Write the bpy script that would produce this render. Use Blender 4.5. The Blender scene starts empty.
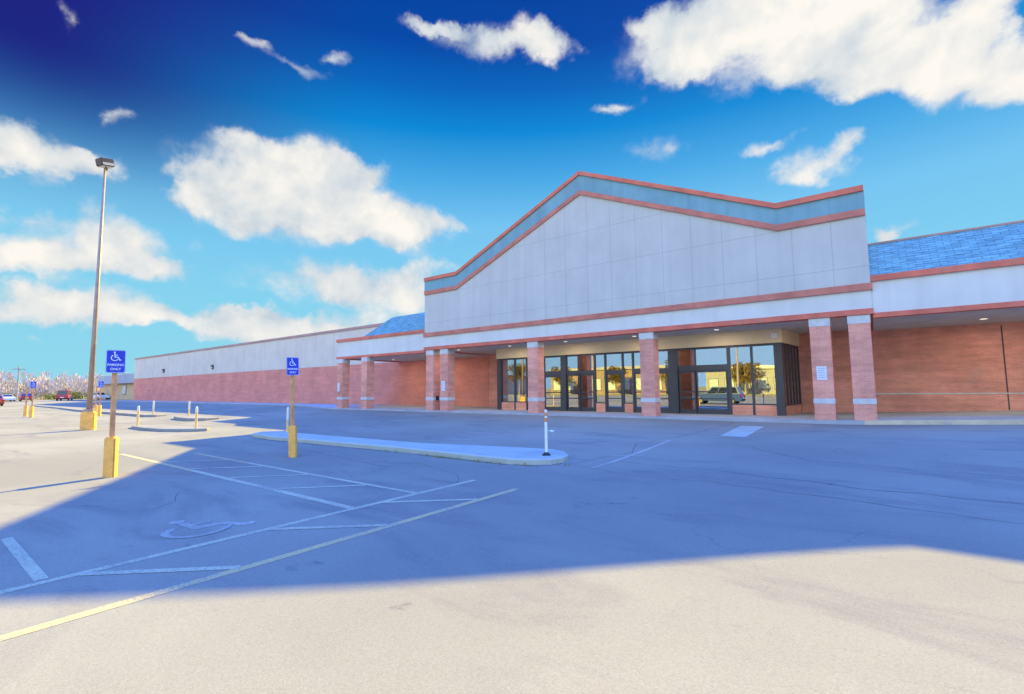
import bpy, bmesh, math, random
from mathutils import Vector, Matrix
R = math.radians
rnd = random.Random(7)
scene = bpy.context.scene
col = scene.collection

# ------------------------------------------------------------------ nodes
class NT:
    def __init__(s, tree):
        s.t = tree; s.n = tree.nodes; s.l = tree.links
    def node(s, typ, **kw):
        nd = s.n.new(typ)
        for k, v in kw.items(): setattr(nd, k, v)
        return nd
    def link(s, a, b): s.l.new(a, b)
    def put(s, sock, v):
        if hasattr(v, 'is_output'): s.l.new(v, sock)
        else: sock.default_value = v
    def math(s, op, a, b=0.0, c=0.0, clamp=False):
        nd = s.node('ShaderNodeMath', operation=op); nd.use_clamp = clamp
        for i, v in enumerate((a, b, c)): s.put(nd.inputs[i], v)
        return nd.outputs[0]
    def vmath(s, op, a, b=(0, 0, 0)):
        nd = s.node('ShaderNodeVectorMath', operation=op)
        s.put(nd.inputs[0], a); s.put(nd.inputs[1], b)
        return nd.outputs['Value'] if op in ('DOT_PRODUCT', 'LENGTH') else nd.outputs[0]
    def mix(s, fac, a, b, blend='MIX'):
        nd = s.node('ShaderNodeMix', data_type='RGBA', blend_type=blend)
        s.put(nd.inputs[0], fac)
        for i, v in ((6, a), (7, b)):
            s.put(nd.inputs[i], v if hasattr(v, 'is_output') else (*v, 1.0) if len(v) == 3 else v)
        return nd.outputs[2]
    def sstep(s, v, lo, hi, a=0.0, b=1.0):
        nd = s.node('ShaderNodeMapRange', interpolation_type='SMOOTHSTEP')
        s.put(nd.inputs[0], v); s.put(nd.inputs[1], lo); s.put(nd.inputs[2], hi)
        s.put(nd.inputs[3], a); s.put(nd.inputs[4], b)
        return nd.outputs[0]
    def noise(s, vec, scale, detail=4.0, rough=0.55, dist=0.0):
        nd = s.node('ShaderNodeTexNoise')
        s.put(nd.inputs['Vector'], vec); s.put(nd.inputs['Scale'], scale)
        nd.inputs['Detail'].default_value = detail; nd.inputs['Roughness'].default_value = rough
        nd.inputs['Distortion'].default_value = dist
        return nd.outputs[0]
    def scale(s, vec, xyz):
        return s.vmath('MULTIPLY', vec, xyz)

def new_mat(name):
    m = bpy.data.materials.new(name); m.use_nodes = True
    t = NT(m.node_tree); bs = m.node_tree.nodes['Principled BSDF']
    return m, t, bs

def plain(name, c, rough=0.7, var=0.12, scale=3.0, spec=0.3, metal=0.0, bump=0.0, bscale=40.0, dirt=None, dirt_amt=0.5, dirt_scale=1.3):
    """painted / cast / metal surface: base colour with mottling, optional dirt patches of their own shape"""
    m, t, bs = new_mat(name)
    pos = t.node('ShaderNodeTexCoord').outputs['Object']
    n = t.noise(pos, scale, 5.0, 0.6)
    k = t.sstep(n, 0.25, 0.75, 1 - var, 1 + var)
    v = t.node('ShaderNodeCombineXYZ')
    for i in range(3): t.link(k, v.inputs[i])
    cc = t.mix(1.0, c, v.outputs[0], 'MULTIPLY')
    if dirt:
        d = t.sstep(t.noise(pos, dirt_scale, 6.0, 0.65), 0.52, 0.72, 0.0, dirt_amt)
        cc = t.mix(d, cc, dirt)
    t.link(cc, bs.inputs['Base Color'])
    bs.inputs['Roughness'].default_value = rough
    bs.inputs['Specular IOR Level'].default_value = spec
    bs.inputs['Metallic'].default_value = metal
    if bump:
        b = t.node('ShaderNodeBump'); b.inputs['Strength'].default_value = bump; b.inputs['Distance'].default_value = 0.02
        t.link(t.noise(pos, bscale, 3.0), b.inputs['Height']); t.link(b.outputs[0], bs.inputs['Normal'])
    return m

def brick(name, c1, c2, mortar, var=0.25):
    m, t, bs = new_mat(name)
    uv = t.node('ShaderNodeTexCoord').outputs['UV']
    bt = t.node('ShaderNodeTexBrick'); t.link(uv, bt.inputs['Vector'])
    bt.inputs['Color1'].default_value = (*c1, 1); bt.inputs['Color2'].default_value = (*c2, 1)
    bt.inputs['Mortar'].default_value = (*mortar, 1)
    bt.inputs['Scale'].default_value = 1.0; bt.inputs['Brick Width'].default_value = 0.24
    bt.inputs['Row Height'].default_value = 0.08; bt.inputs['Mortar Size'].default_value = 0.007
    bt.inputs['Mortar Smooth'].default_value = 0.2
    pat = t.noise(uv, 0.55, 6.0, 0.62)
    streak = t.noise(t.scale(uv, (0.35, 3.2, 1)), 1.0, 4.0, 0.6)
    k = t.math('ADD', t.sstep(pat, 0.3, 0.7, 1 - var * .7, 1 + var * .7), t.sstep(streak, 0.3, 0.7, -var * .5, var * .5))
    v = t.node('ShaderNodeCombineXYZ')
    for i in range(3): t.link(k, v.inputs[i])
    cc = t.mix(1.0, bt.outputs['Color'], v.outputs[0], 'MULTIPLY')
    # pale efflorescence stains
    e = t.sstep(t.noise(uv, 0.9, 6.0, 0.7, 0.6), 0.58, 0.78, 0.0, 0.35)
    cc = t.mix(e, cc, (0.55, 0.42, 0.36))
    t.link(cc, bs.inputs['Base Color']); bs.inputs['Roughness'].default_value = 0.9
    bs.inputs['Specular IOR Level'].default_value = 0.2
    b = t.node('ShaderNodeBump'); b.inputs['Strength'].default_value = 0.5; b.inputs['Distance'].default_value = 0.01
    t.link(t.math('SUBTRACT', 1.0, bt.outputs['Fac']), b.inputs['Height']); t.link(b.outputs[0], bs.inputs['Normal'])
    return m

def stucco(name, c, jx=None, jz=None, x0=0.0, z0=0.0, var=0.05, jw=0.028, warm=(0.55, 0.5, 0.45)):
    """EIFS panel wall: fine grain, faint rain streaks, routed joints on a grid in metres"""
    m, t, bs = new_mat(name)
    uv = t.node('ShaderNodeTexCoord').outputs['UV']
    n = t.noise(uv, 0.5, 6.0, 0.6)
    st = t.noise(t.scale(uv, (2.2, 0.12, 1)), 1.0, 4.0, 0.6)
    k = t.math('ADD', t.sstep(n, 0.3, 0.7, 1 - var, 1 + var), t.sstep(st, 0.35, 0.75, var * .6, -var * .9))
    v = t.node('ShaderNodeCombineXYZ')
    for i in range(3): t.link(k, v.inputs[i])
    cc = t.mix(1.0, c, v.outputs[0], 'MULTIPLY')
    cc = t.mix(t.sstep(t.noise(uv, 1.7, 5.0, 0.7, 0.5), 0.6, 0.8, 0, 0.25), cc, warm)
    if jx:
        sp = t.node('ShaderNodeSeparateXYZ'); t.link(uv, sp.inputs[0])
        def line(s, off, per):
            f = t.math('FRACT', t.math('DIVIDE', t.math('SUBTRACT', s, off), per))
            f = t.math('ABSOLUTE', t.math('SUBTRACT', f, 0.5))
            return t.math('GREATER_THAN', f, 0.5 - jw / per * 0.5)
        j = t.math('MAXIMUM', line(sp.outputs[0], x0, jx), line(sp.outputs[1], z0, jz))
        cc = t.mix(t.math('MULTIPLY', j, 0.26), cc, (0.10, 0.10, 0.13))
    t.link(cc, bs.inputs['Base Color']); bs.inputs['Roughness'].default_value = 0.85
    bs.inputs['Specular IOR Level'].default_value = 0.2
    b = t.node('ShaderNodeBump'); b.inputs['Strength'].default_value = 0.15; b.inputs['Distance'].default_value = 0.01
    t.link(t.noise(uv, 60, 2.0), b.inputs['Height']); t.link(b.outputs[0], bs.inputs['Normal'])
    return m

def shingles(name, c1, c2):
    m, t, bs = new_mat(name)
    uv = t.node('ShaderNodeTexCoord').outputs['UV']
    bt = t.node('ShaderNodeTexBrick'); t.link(uv, bt.inputs['Vector'])
    bt.inputs['Color1'].default_value = (*c1, 1); bt.inputs['Color2'].default_value = (*c2, 1)
    bt.inputs['Mortar'].default_value = (c2[0] * .6, c2[1] * .62, c2[2] * .7, 1)
    bt.inputs['Scale'].default_value = 1.0; bt.inputs['Brick Width'].default_value = 0.42
    bt.inputs['Row Height'].default_value = 0.145; bt.inputs['Mortar Size'].default_value = 0.011
    bt.inputs['Bias'].default_value = -0.1
    n = t.noise(t.scale(uv, (0.9, 7.0, 1)), 1.6, 5.0, 0.7)
    k = t.sstep(n, 0.3, 0.7, 0.62, 1.3)
    v = t.node('ShaderNodeCombineXYZ')
    for i in range(3): t.link(k, v.inputs[i])
    cc = t.mix(1.0, bt.outputs['Color'], v.outputs[0], 'MULTIPLY')
    # missing tabs: darker felt showing
    miss = t.sstep(t.noise(t.scale(uv, (1.0, 5.0, 1)), 1.3, 3.0, 0.6), 0.66, 0.70, 0, 0.8)
    cc = t.mix(miss, cc, (c2[0] * .3, c2[1] * .3, c2[2] * .35))
    t.link(cc, bs.inputs['Base Color']); bs.inputs['Roughness'].default_value = 0.8
    b = t.node('ShaderNodeBump'); b.inputs['Strength'].default_value = 0.6; b.inputs['Distance'].default_value = 0.02
    t.link(t.math('SUBTRACT', 1.0, bt.outputs['Fac']), b.inputs['Height']); t.link(b.outputs[0], bs.inputs['Normal'])
    return m

def asphalt():
    m, t, bs = new_mat('worn_asphalt')
    pos = t.node('ShaderNodeNewGeometry').outputs['Position']
    big = t.noise(pos, 0.11, 5.0, 0.6, 0.4)
    mid = t.noise(t.scale(pos, (0.35, 0.9, 1)), 0.8, 6.0, 0.65, 0.8)
    grain = t.noise(pos, 70.0, 3.0, 0.75)
    agg = t.node('ShaderNodeTexVoronoi'); t.link(pos, agg.inputs['Vector']); agg.inputs['Scale'].default_value = 110.0
    ag = t.node('ShaderNodeSeparateColor'); t.link(agg.outputs['Color'], ag.inputs[0])
    cc = t.mix(t.sstep(big, 0.32, 0.68), (0.250, 0.230, 0.176), (0.327, 0.302, 0.227))
    cc = t.mix(t.sstep(mid, 0.48, 0.74, 0, 0.7), cc, (0.195, 0.178, 0.155))
    k = t.math('ADD', t.sstep(grain, 0.2, 0.8, 0.90, 1.10), t.math('MULTIPLY', t.math('SUBTRACT', ag.outputs[0], 0.5), 0.17))
    v = t.node('ShaderNodeCombineXYZ')
    for i in range(3): t.link(k, v.inputs[i])
    cc = t.mix(1.0, cc, v.outputs[0], 'MULTIPLY')
    # pock marks and oil spots
    spot = t.sstep(t.noise(pos, 1.15, 5.0, 0.7, 1.2), 0.63, 0.75, 0, 0.6)
    cc = t.mix(spot, cc, (0.12, 0.11, 0.115))
    pock = t.sstep(t.noise(pos, 7.0, 4.0, 0.7), 0.69, 0.76, 0, 0.5)
    cc = t.mix(pock, cc, (0.17, 0.15, 0.145))
    # rusty patches
    rust = t.sstep(t.noise(pos, 0.45, 4.0, 0.6, 0.3), 0.62, 0.8, 0, 0.35)
    cc = t.mix(rust, cc, (0.33, 0.24, 0.165))
    # hairline cracks: edges of a distorted cell pattern, only here and there
    wv = t.node('ShaderNodeTexNoise'); t.link(pos, wv.inputs['Vector']); wv.inputs['Scale'].default_value = 0.9; wv.inputs['Detail'].default_value = 4
    wp = t.vmath('ADD', pos, t.scale(wv.outputs['Color'], (1.6, 1.6, 0)))
    vc = t.node('ShaderNodeTexVoronoi', feature='DISTANCE_TO_EDGE'); t.link(wp, vc.inputs['Vector']); vc.inputs['Scale'].default_value = 0.19
    ck = t.math('MULTIPLY', t.sstep(vc.outputs[0], 0.0016, 0.0035, 1, 0), t.sstep(t.noise(pos, 0.25, 2.0), 0.5, 0.62, 0, 0.16))
    cc = t.mix(ck, cc, (0.09, 0.08, 0.085))
    t.link(cc, bs.inputs['Base Color'])
    bs.inputs['Roughness'].default_value = 1.0; bs.inputs['Specular IOR Level'].default_value = 0.0
    b = t.node('ShaderNodeBump'); b.inputs['Strength'].default_value = 0.2; b.inputs['Distance'].default_value = 0.006
    t.link(t.math('ADD', grain, t.math('MULTIPLY', ag.outputs[0], 0.5)), b.inputs['Height']); t.link(b.outputs[0], bs.inputs['Normal'])
    return m

def paint(name, c, wear=0.5):
    """road paint worn through to the asphalt"""
    m, t, bs = new_mat(name)
    pos = t.node('ShaderNodeNewGeometry').outputs['Position']
    w = t.math('ADD', t.math('MULTIPLY', t.noise(pos, 34.0, 5.0, 0.8), 0.75), t.math('MULTIPLY', t.noise(pos, 1.1, 4.0, 0.6), 0.3))
    f = t.sstep(w, 0.62 - wear * .25, 0.80 - wear * .25)
    g = t.sstep(t.noise(pos, 40.0, 3.0, 0.7), 0.2, 0.8, 0.8, 1.2)
    v = t.node('ShaderNodeCombineXYZ')
    for i in range(3): t.link(g, v.inputs[i])
    cc = t.mix(1.0, t.mix(f, c, (0.30, 0.265, 0.225)), v.outputs[0], 'MULTIPLY')
    t.link(cc, bs.inputs['Base Color']); bs.inputs['Roughness'].default_value = 0.85
    bs.inputs['Specular IOR Level'].default_value = 0.25
    return m

def glass_mat(name, refl=0.36, tint=(0.55, 0.6, 0.62)):
    m = bpy.data.materials.new(name); m.use_nodes = True
    t = NT(m.node_tree); n = m.node_tree.nodes; n.remove(n['Principled BSDF'])
    tr = t.node('ShaderNodeBsdfTransparent'); tr.inputs[0].default_value = (*tint, 1)
    gl = t.node('ShaderNodeBsdfGlossy'); gl.inputs[0].default_value = (0.95, 0.95, 0.95, 1); gl.inputs['Roughness'].default_value = 0.006
    pos = t.node('ShaderNodeNewGeometry').outputs['Position']
    b = t.node('ShaderNodeBump'); b.inputs['Strength'].default_value = 0.02; b.inputs['Distance'].default_value = 0.05
    t.link(t.noise(pos, 0.9, 1.0), b.inputs['Height']); t.link(b.outputs[0], gl.inputs['Normal'])
    fr = t.node('ShaderNodeFresnel'); fr.inputs[0].default_value = 1.5
    fac = t.math('ADD', t.math('MULTIPLY', fr.outputs[0], 0.7), refl, clamp=True)
    mx = t.node('ShaderNodeMixShader')
    t.link(fac, mx.inputs[0]); t.link(tr.outputs[0], mx.inputs[1]); t.link(gl.outputs[0], mx.inputs[2])
    t.link(mx.outputs[0], n['Material Output'].inputs['Surface'])
    return m

def leafy(name, c1, c2, trans=0.3):
    m, t, bs = new_mat(name)
    gi = t.node('ShaderNodeNewGeometry')
    cc = t.mix(gi.outputs['Random Per Island'], c1, c2)
    t.link(cc, bs.inputs['Base Color']); bs.inputs['Roughness'].default_value = 0.8
    bs.inputs['Specular IOR Level'].default_value = 0.15
    return m

M = {}
M['asphalt'] = asphalt()
M['brick'] = brick('red_brick', (0.82, 0.335, 0.235), (0.73, 0.285, 0.205), (0.74, 0.42, 0.32))
M['wing_brick'] = brick('wing_brick', (0.80, 0.275, 0.20), (0.73, 0.245, 0.18), (0.70, 0.34, 0.25), 0.15)
M['gable'] = stucco('gable_stucco', (0.55, 0.53, 0.48), 1.27, 1.82, -10.52, 5.60)
M['fascia'] = stucco('fascia_stucco', (0.66, 0.64, 0.59), None)
M['wing_stucco'] = stucco('wing_stucco', (0.69, 0.59, 0.48), 6.4, 50.0, 0.0, 25.0, 0.05, 0.05)
M['cornice'] = stucco('blue_cornice', (0.20, 0.355, 0.40), 2.54, 50.0, -10.52, 25.0, 0.10, 0.02, warm=(0.3, 0.4, 0.5))
M['trim'] = plain('red_trim', (0.66, 0.165, 0.105), 0.6, 0.18, 1.5, dirt=(0.50, 0.24, 0.18), dirt_amt=0.5)
M['trim2'] = plain('brown_red_trim', (0.56, 0.19, 0.135), 0.65, 0.18, 1.5, dirt=(0.40, 0.18, 0.15), dirt_amt=0.45)
M['coping'] = plain('wing_coping', (0.47, 0.27, 0.24), 0.6, 0.12, 0.6)
M['shingle'] = shingles('slate_shingles', (0.22, 0.40, 0.37), (0.165, 0.31, 0.30))
M['soffit'] = plain('soffit_board', (0.58, 0.56, 0.52), 0.8, 0.10, 0.8, dirt=(0.3, 0.27, 0.24), dirt_amt=0.3)
M['beige'] = plain('beige_panel', (0.76, 0.62, 0.38), 0.7, 0.06, 0.7)
M['stone'] = plain('cast_stone', (0.62, 0.60, 0.57), 0.85, 0.12, 4.0, bump=0.2, dirt=(0.42, 0.38, 0.34), dirt_amt=0.4)
M['lit_lens'] = plain('lit_lamp_lens', (0.9, 0.85, 0.75), 0.4, 0.02, 5.0)
_b = M['lit_lens'].node_tree.nodes['Principled BSDF']; _b.inputs['Emission Color'].default_value = (1.0, 0.86, 0.66, 1); _b.inputs['Emission Strength'].default_value = 0.5
M['frame'] = plain('dark_anodised', (0.055, 0.055, 0.068), 0.35, 0.1, 2.0, spec=0.5)
M['glass'] = glass_mat('storefront_glass')
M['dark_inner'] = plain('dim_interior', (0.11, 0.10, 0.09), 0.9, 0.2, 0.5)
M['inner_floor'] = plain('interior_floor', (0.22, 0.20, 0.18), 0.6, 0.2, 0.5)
M['roof'] = plain('flat_roof', (0.2, 0.2, 0.2), 0.9)
M['concrete'] = plain('concrete', (0.40, 0.40, 0.40), 0.9, 0.14, 0.8, spec=0.1, bump=0.2, bscale=30, dirt=(0.27, 0.25, 0.24), dirt_amt=0.4, dirt_scale=0.7)
M['island'] = plain('island_concrete', (0.42, 0.44, 0.36), 0.9, 0.14, 0.9, spec=0.1, bump=0.2, bscale=30, dirt=(0.27, 0.25, 0.23), dirt_amt=0.5, dirt_scale=0.9)
M['kerb_paint'] = plain('yellow_kerb', (0.62, 0.50, 0.33), 0.85, 0.15, 2.0, dirt=(0.42, 0.39, 0.36), dirt_amt=0.9, dirt_scale=0.9)
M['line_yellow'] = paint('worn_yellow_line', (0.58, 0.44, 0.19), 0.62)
M['line_white'] = paint('worn_white_line', (0.52, 0.49, 0.30), 0.66)
M['line_faint'] = paint('faded_white_line', (0.52, 0.51, 0.38), 0.85)
M['crack'] = plain('crack_filler', (0.10, 0.092, 0.09), 0.9, 0.3, 6)
M['yellow'] = plain('yellow_safety_paint', (0.92, 0.45, 0.095), 0.6, 0.14, 4.0, dirt=(0.45, 0.26, 0.12), dirt_amt=0.8, dirt_scale=3.0)
M['bollard_yellow'] = plain('bollard_yellow', (0.80, 0.53, 0.21), 0.6, 0.15, 4.0)
M['white'] = plain('white_paint', (0.78, 0.77, 0.74), 0.55, 0.06, 4.0, dirt=(0.5, 0.47, 0.42), dirt_amt=0.4, dirt_scale=4)
M['cream'] = plain('cream_sleeve', (0.74, 0.66, 0.50), 0.55, 0.08, 4.0, dirt=(0.5, 0.42, 0.32), dirt_amt=0.4, dirt_scale=4)
M['orange'] = plain('orange_reflective', (0.75, 0.26, 0.09), 0.5, 0.1, 8.0)
M['wood'] = plain('weathered_wood', (0.70, 0.34, 0.14), 0.85, 0.22, 6.0, bump=0.3, bscale=25)
M['pole'] = plain('bronze_pole', (0.36, 0.25, 0.19), 0.5, 0.2, 2.0, spec=0.5)
M['lamp_box'] = plain('lamp_housing', (0.10, 0.075, 0.07), 0.6, 0.15, 3.0, spec=0.3)
M['lens'] = plain('lamp_lens', (0.72, 0.58, 0.42), 0.25, 0.1, 5.0, spec=0.6)
M['sign_blue'] = plain('sign_blue', (0.035, 0.055, 0.50), 0.4, 0.06, 5.0, spec=0.4)
M['sign_back'] = plain('sign_back', (0.45, 0.48, 0.52), 0.4, 0.1, 5.0, spec=0.5)
M['sign_white'] = plain('sign_white', (0.82, 0.84, 0.88), 0.4, 0.04, 5.0)
M['black'] = plain('black_rubber', (0.03, 0.03, 0.03), 0.7, 0.2, 8.0)
M['paper'] = plain('notice_paper', (0.72, 0.72, 0.75), 0.6, 0.08, 9.0)
M['grey_print'] = plain('grey_print', (0.40, 0.40, 0.46), 0.6, 0.1, 9.0)
M['grass'] = plain('dry_field_grass', (0.34, 0.29, 0.11), 0.95, 0.35, 0.12, spec=0.1, dirt=(0.22, 0.24, 0.07), dirt_amt=0.7, dirt_scale=0.05)
M['bark'] = plain('bare_bark', (0.40, 0.33, 0.31), 0.9, 0.2, 3.0)
M['twig'] = leafy('bare_twigs', (0.53, 0.44, 0.43), (0.60, 0.51, 0.49))
M['bush'] = leafy('yellow_bush_leaves', (0.36, 0.30, 0.06), (0.20, 0.22, 0.05))
M['weed'] = leafy('kerb_weeds', (0.20, 0.21, 0.06), (0.30, 0.23, 0.10))
M['autumn'] = leafy('autumn_leaves', (0.34, 0.21, 0.08), (0.22, 0.17, 0.07))
M['tan'] = plain('tan_stucco', (0.42, 0.41, 0.42), 0.85, 0.10, 0.4)
M['orange_wall'] = plain('rust_wall', (0.34, 0.25, 0.21), 0.85, 0.15, 0.5)
M['tan_wall'] = plain('tan_painted_wall', (0.68, 0.46, 0.25), 0.85, 0.10, 0.4)
M['grey_roof'] = plain('grey_metal_roof', (0.40, 0.41, 0.45), 0.6, 0.1, 0.5)
M['window_dark'] = glass_mat('dark_window', 0.3, (0.1, 0.12, 0.13))
M['window_body'] = plain('window_pale', (0.55, 0.62, 0.62), 0.2, 0.1, 1.0, spec=0.6)
M['car_red'] = plain('red_car_paint', (0.55, 0.035, 0.035), 0.25, 0.04, 1.0, spec=0.6)
M['car_orange'] = plain('orange_car_paint', (0.66, 0.14, 0.05), 0.25, 0.04, 1.0, spec=0.6)
M['car_white'] = plain('white_car_paint', (0.75, 0.75, 0.77), 0.25, 0.03, 1.0, spec=0.6)
M['car_blue'] = plain('blue_car_paint', (0.05, 0.10, 0.34), 0.22, 0.05, 1.0, spec=0.6)
M['car_glass'] = plain('car_glass', (0.02, 0.025, 0.03), 0.06, 0.05, 1.0, spec=0.8)
M['tyre'] = plain('tyre_rubber', (0.025, 0.025, 0.025), 0.85, 0.1, 5.0)
M['rim'] = plain('alloy_rim', (0.5, 0.5, 0.52), 0.3, 0.05, 5.0, metal=0.8)
M['tail'] = plain('tail_lens', (0.60, 0.02, 0.02), 0.2, 0.03, 5.0, spec=0.6)
M['head'] = plain('head_lens', (0.75, 0.75, 0.72), 0.15, 0.03, 5.0, spec=0.7)

# ------------------------------------------------------------------ mesh builder
class MB:
    def __init__(s): s.v = []; s.f = []; s.fm = []
    def poly(s, pts, m=0):
        i = len(s.v); s.v += [tuple(p) for p in pts]; s.f.append(tuple(range(i, i + len(pts)))); s.fm.append(m)
    def box(s, x0, x1, y0, y1, z0, z1, m=0, mat=None):
        P = [(x, y, z) for z in (z0, z1) for y in (y0, y1) for x in (x0, x1)]
        if mat is not None: P = [tuple(mat @ Vector(p)) for p in P]
        i = len(s.v); s.v += P
        for q in ((0, 2, 3, 1), (4, 5, 7, 6), (0, 1, 5, 4), (1, 3, 7, 5), (3, 2, 6, 7), (2, 0, 4, 6)):
            s.f.append(tuple(i + k for k in q)); s.fm.append(m)
        return s
    def prism(s, pts, y0, y1, m=0):
        """closed profile of (x, z), extruded along y"""
        n = len(pts); i = len(s.v)
        a = sum(pts[k][0] * pts[(k + 1) % n][1] - pts[(k + 1) % n][0] * pts[k][1] for k in range(n))
        if a < 0: pts = pts[::-1]
        s.v += [(x, y0, z) for x, z in pts] + [(x, y1, z) for x, z in pts]
        s.f.append(tuple(range(i, i + n))); s.f.append(tuple(range(i + 2 * n - 1, i + n - 1, -1))); s.fm += [m, m]
        for k in range(n):
            j = (k + 1) % n; s.f.append((i + j, i + k, i + n + k, i + n + j)); s.fm.append(m)
        return s
    def slab(s, pts, z0, z1, m=0, chamfer=0.0):
        """closed plan of (x, y), extruded along z"""
        n = len(pts); i = len(s.v)
        a = sum(pts[k][0] * pts[(k + 1) % n][1] - pts[(k + 1) % n][0] * pts[k][1] for k in range(n))
        if a < 0: pts = pts[::-1]
        rings = [(pts, z0)]
        if chamfer:
            cx = sum(p[0] for p in pts) / n; cy = sum(p[1] for p in pts) / n
            ins = []
            for k in range(n):
                p, q, r = Vector(pts[k - 1]), Vector(pts[k]), Vector(pts[(k + 1) % n])
                e = ((q - p).normalized() + (r - q).normalized()).normalized()
                ins.append((q.x - e.y * chamfer, q.y + e.x * chamfer))
            rings += [(pts, z1 - chamfer), (ins, z1)]
        else: rings.append((pts, z1))
        for ps, z in rings: s.v += [(x, y, z) for x, y in ps]
        L = len(rings)
        s.f.append(tuple(range(i + n - 1, i - 1, -1))); s.f.append(tuple(range(i + (L - 1) * n, i + L * n))); s.fm += [m, m]
        for r in range(L - 1):
            for k in range(n):
                j = (k + 1) % n; b = i + r * n
                s.f.append((b + k, b + j, b + n + j, b + n + k)); s.fm.append(m)
        return s
    def tube(s, pts, rad, seg=12, m=0, cap=True):
        pts = [Vector(p) for p in pts]; i0 = len(s.v)
        if not hasattr(rad, '__len__'): rad = [rad] * len(pts)
        for k, p in enumerate(pts):
            d = (pts[min(k + 1, len(pts) - 1)] - pts[max(k - 1, 0)]).normalized()
            u = d.orthogonal().normalized() if abs(d.z) < 0.999 else Vector((1, 0, 0)); w = d.cross(u)
            for a in range(seg):
                an = 2 * math.pi * a / seg
                s.v.append(tuple(p + (u * math.cos(an) + w * math.sin(an)) * rad[k]))
        for k in range(len(pts) - 1):
            for a in range(seg):
                b = (a + 1) % seg; c = i0 + k * seg
                s.f.append((c + a, c + b, c + seg + b, c + seg + a)); s.fm.append(m)
        if cap:
            s.f.append(tuple(range(i0 + seg - 1, i0 - 1, -1))); s.f.append(tuple(range(len(s.v) - seg, len(s.v)))); s.fm += [m, m]
        return s
    def build(s, name, mat, parent=None, bevel=0.0, smooth=False):
        me = bpy.data.meshes.new(name); me.from_pydata(s.v, [], s.f)
        mats = mat if isinstance(mat, (list, tuple)) else [mat]
        for mm in mats: me.materials.append(mm)
        for p, k in zip(me.polygons, s.fm): p.material_index = k
        if bevel:
            bm = bmesh.new(); bm.from_mesh(me)
            bmesh.ops.bevel(bm, geom=bm.edges[:], offset=bevel, segments=2, affect='EDGES', clamp_overlap=True)
            bm.to_mesh(me); bm.free()
        me.update()
        uvl = me.uv_layers.new(name='UVMap')
        for p in me.polygons:
            n = p.normal
            for li in p.loop_indices:
                co = me.vertices[me.loops[li].vertex_index].co
                if abs(n.z) > 0.85: uv = (co.x, co.y)
                elif abs(n.x) > abs(n.y): uv = (co.y, co.z / max(0.3, math.sqrt(1 - n.z * n.z)))
                else: uv = (co.x, co.z / max(0.3, math.sqrt(1 - n.z * n.z)))
                uvl.data[li].uv = uv
        if smooth:
            for p in me.polygons: p.use_smooth = True
        o = bpy.data.objects.new(name, me); col.objects.link(o)
        if parent is not None: o.parent = parent
        return o

def tag(o, label=None, cat=None, group=None, kind=None):
    if label: o['label'] = label
    if cat: o['category'] = cat
    if group: o['group'] = group
    if kind: o['kind'] = kind
    return o
def thing(name, label, cat, loc=(0, 0, 0), rz=0.0, group=None):
    o = bpy.data.objects.new(name, None); col.objects.link(o)
    o.empty_display_size = 0.3; o.location = loc; o.rotation_euler = (0, 0, rz)
    return tag(o, label, cat, group)
def children(o): return [c for c in list(col.objects) if c.parent == o]
def copy_tree(o, loc, rz, label=None, group=None):
    r = o.copy(); col.objects.link(r); r.location = loc; r.rotation_euler = (0, 0, rz)
    if label: r['label'] = label
    if group: r['group'] = group
    def rec(a, b):
        for c in children(a):
            d = c.copy(); col.objects.link(d); d.parent = b; rec(c, d)
    rec(o, r)
    return r

# ------------------------------------------------------------------ ground
def gz(x, y):
    t = min(1, max(0, (-0.6 - y) / 10.0)); t = 0.6 * t * t * (3 - 2 * t) + 0.4 * t
    z = -0.05 - 0.355 * t
    r = max(0.0, min(x, 40) - 10.0) * 0.037
    q = min(1, max(0, (y + 9) / 9.0)); q = q * q * (3 - 2 * q); z += r * q
    u = min(1, max(0, (x - 6.2) / 5.0)); z += 0.135 * u * u * (3 - 2 * u) * (1 - q)
    return z

def grid_sheet(name, xs, ys, fz, mat, kind='structure'):
    mb = MB(); nx = len(xs)
    for y in ys:
        for x in xs: mb.v.append((x, y, fz(x, y)))
    for j in range(len(ys) - 1):
        for i in range(nx - 1):
            a = j * nx + i; mb.f.append((a, a + 1, a + nx + 1, a + nx)); mb.fm.append(0)
    return tag(mb.build(name, mat), kind=kind)

ys = [-70, -50, -35, -25, -20, -16, -13, -12, -11.5, -11, -10.6] + [-10.6 + 0.5 * k for k in range(1, 21)] + [-0.3, 0.2, 1, 3, 6.0, 12]
xs = [-140, -106, -90, -70, -50, -35, -25, -15, -8, -4, 0, 4, 6.2, 7, 7.7, 8.4, 9.1, 9.8, 10.5, 11.2, 12, 13, 14, 16, 20, 26, 34, 40, 60]
ground = MB(); ground.poly([(-2500, -2500, -0.55), (2500, -2500, -0.55), (2500, 2500, -0.55), (-2500, 2500, -0.55)])
tag(ground.build('ground', M['grass']), kind='structure')
grid_sheet('parking_lot', xs, ys, gz, M['asphalt'])

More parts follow.
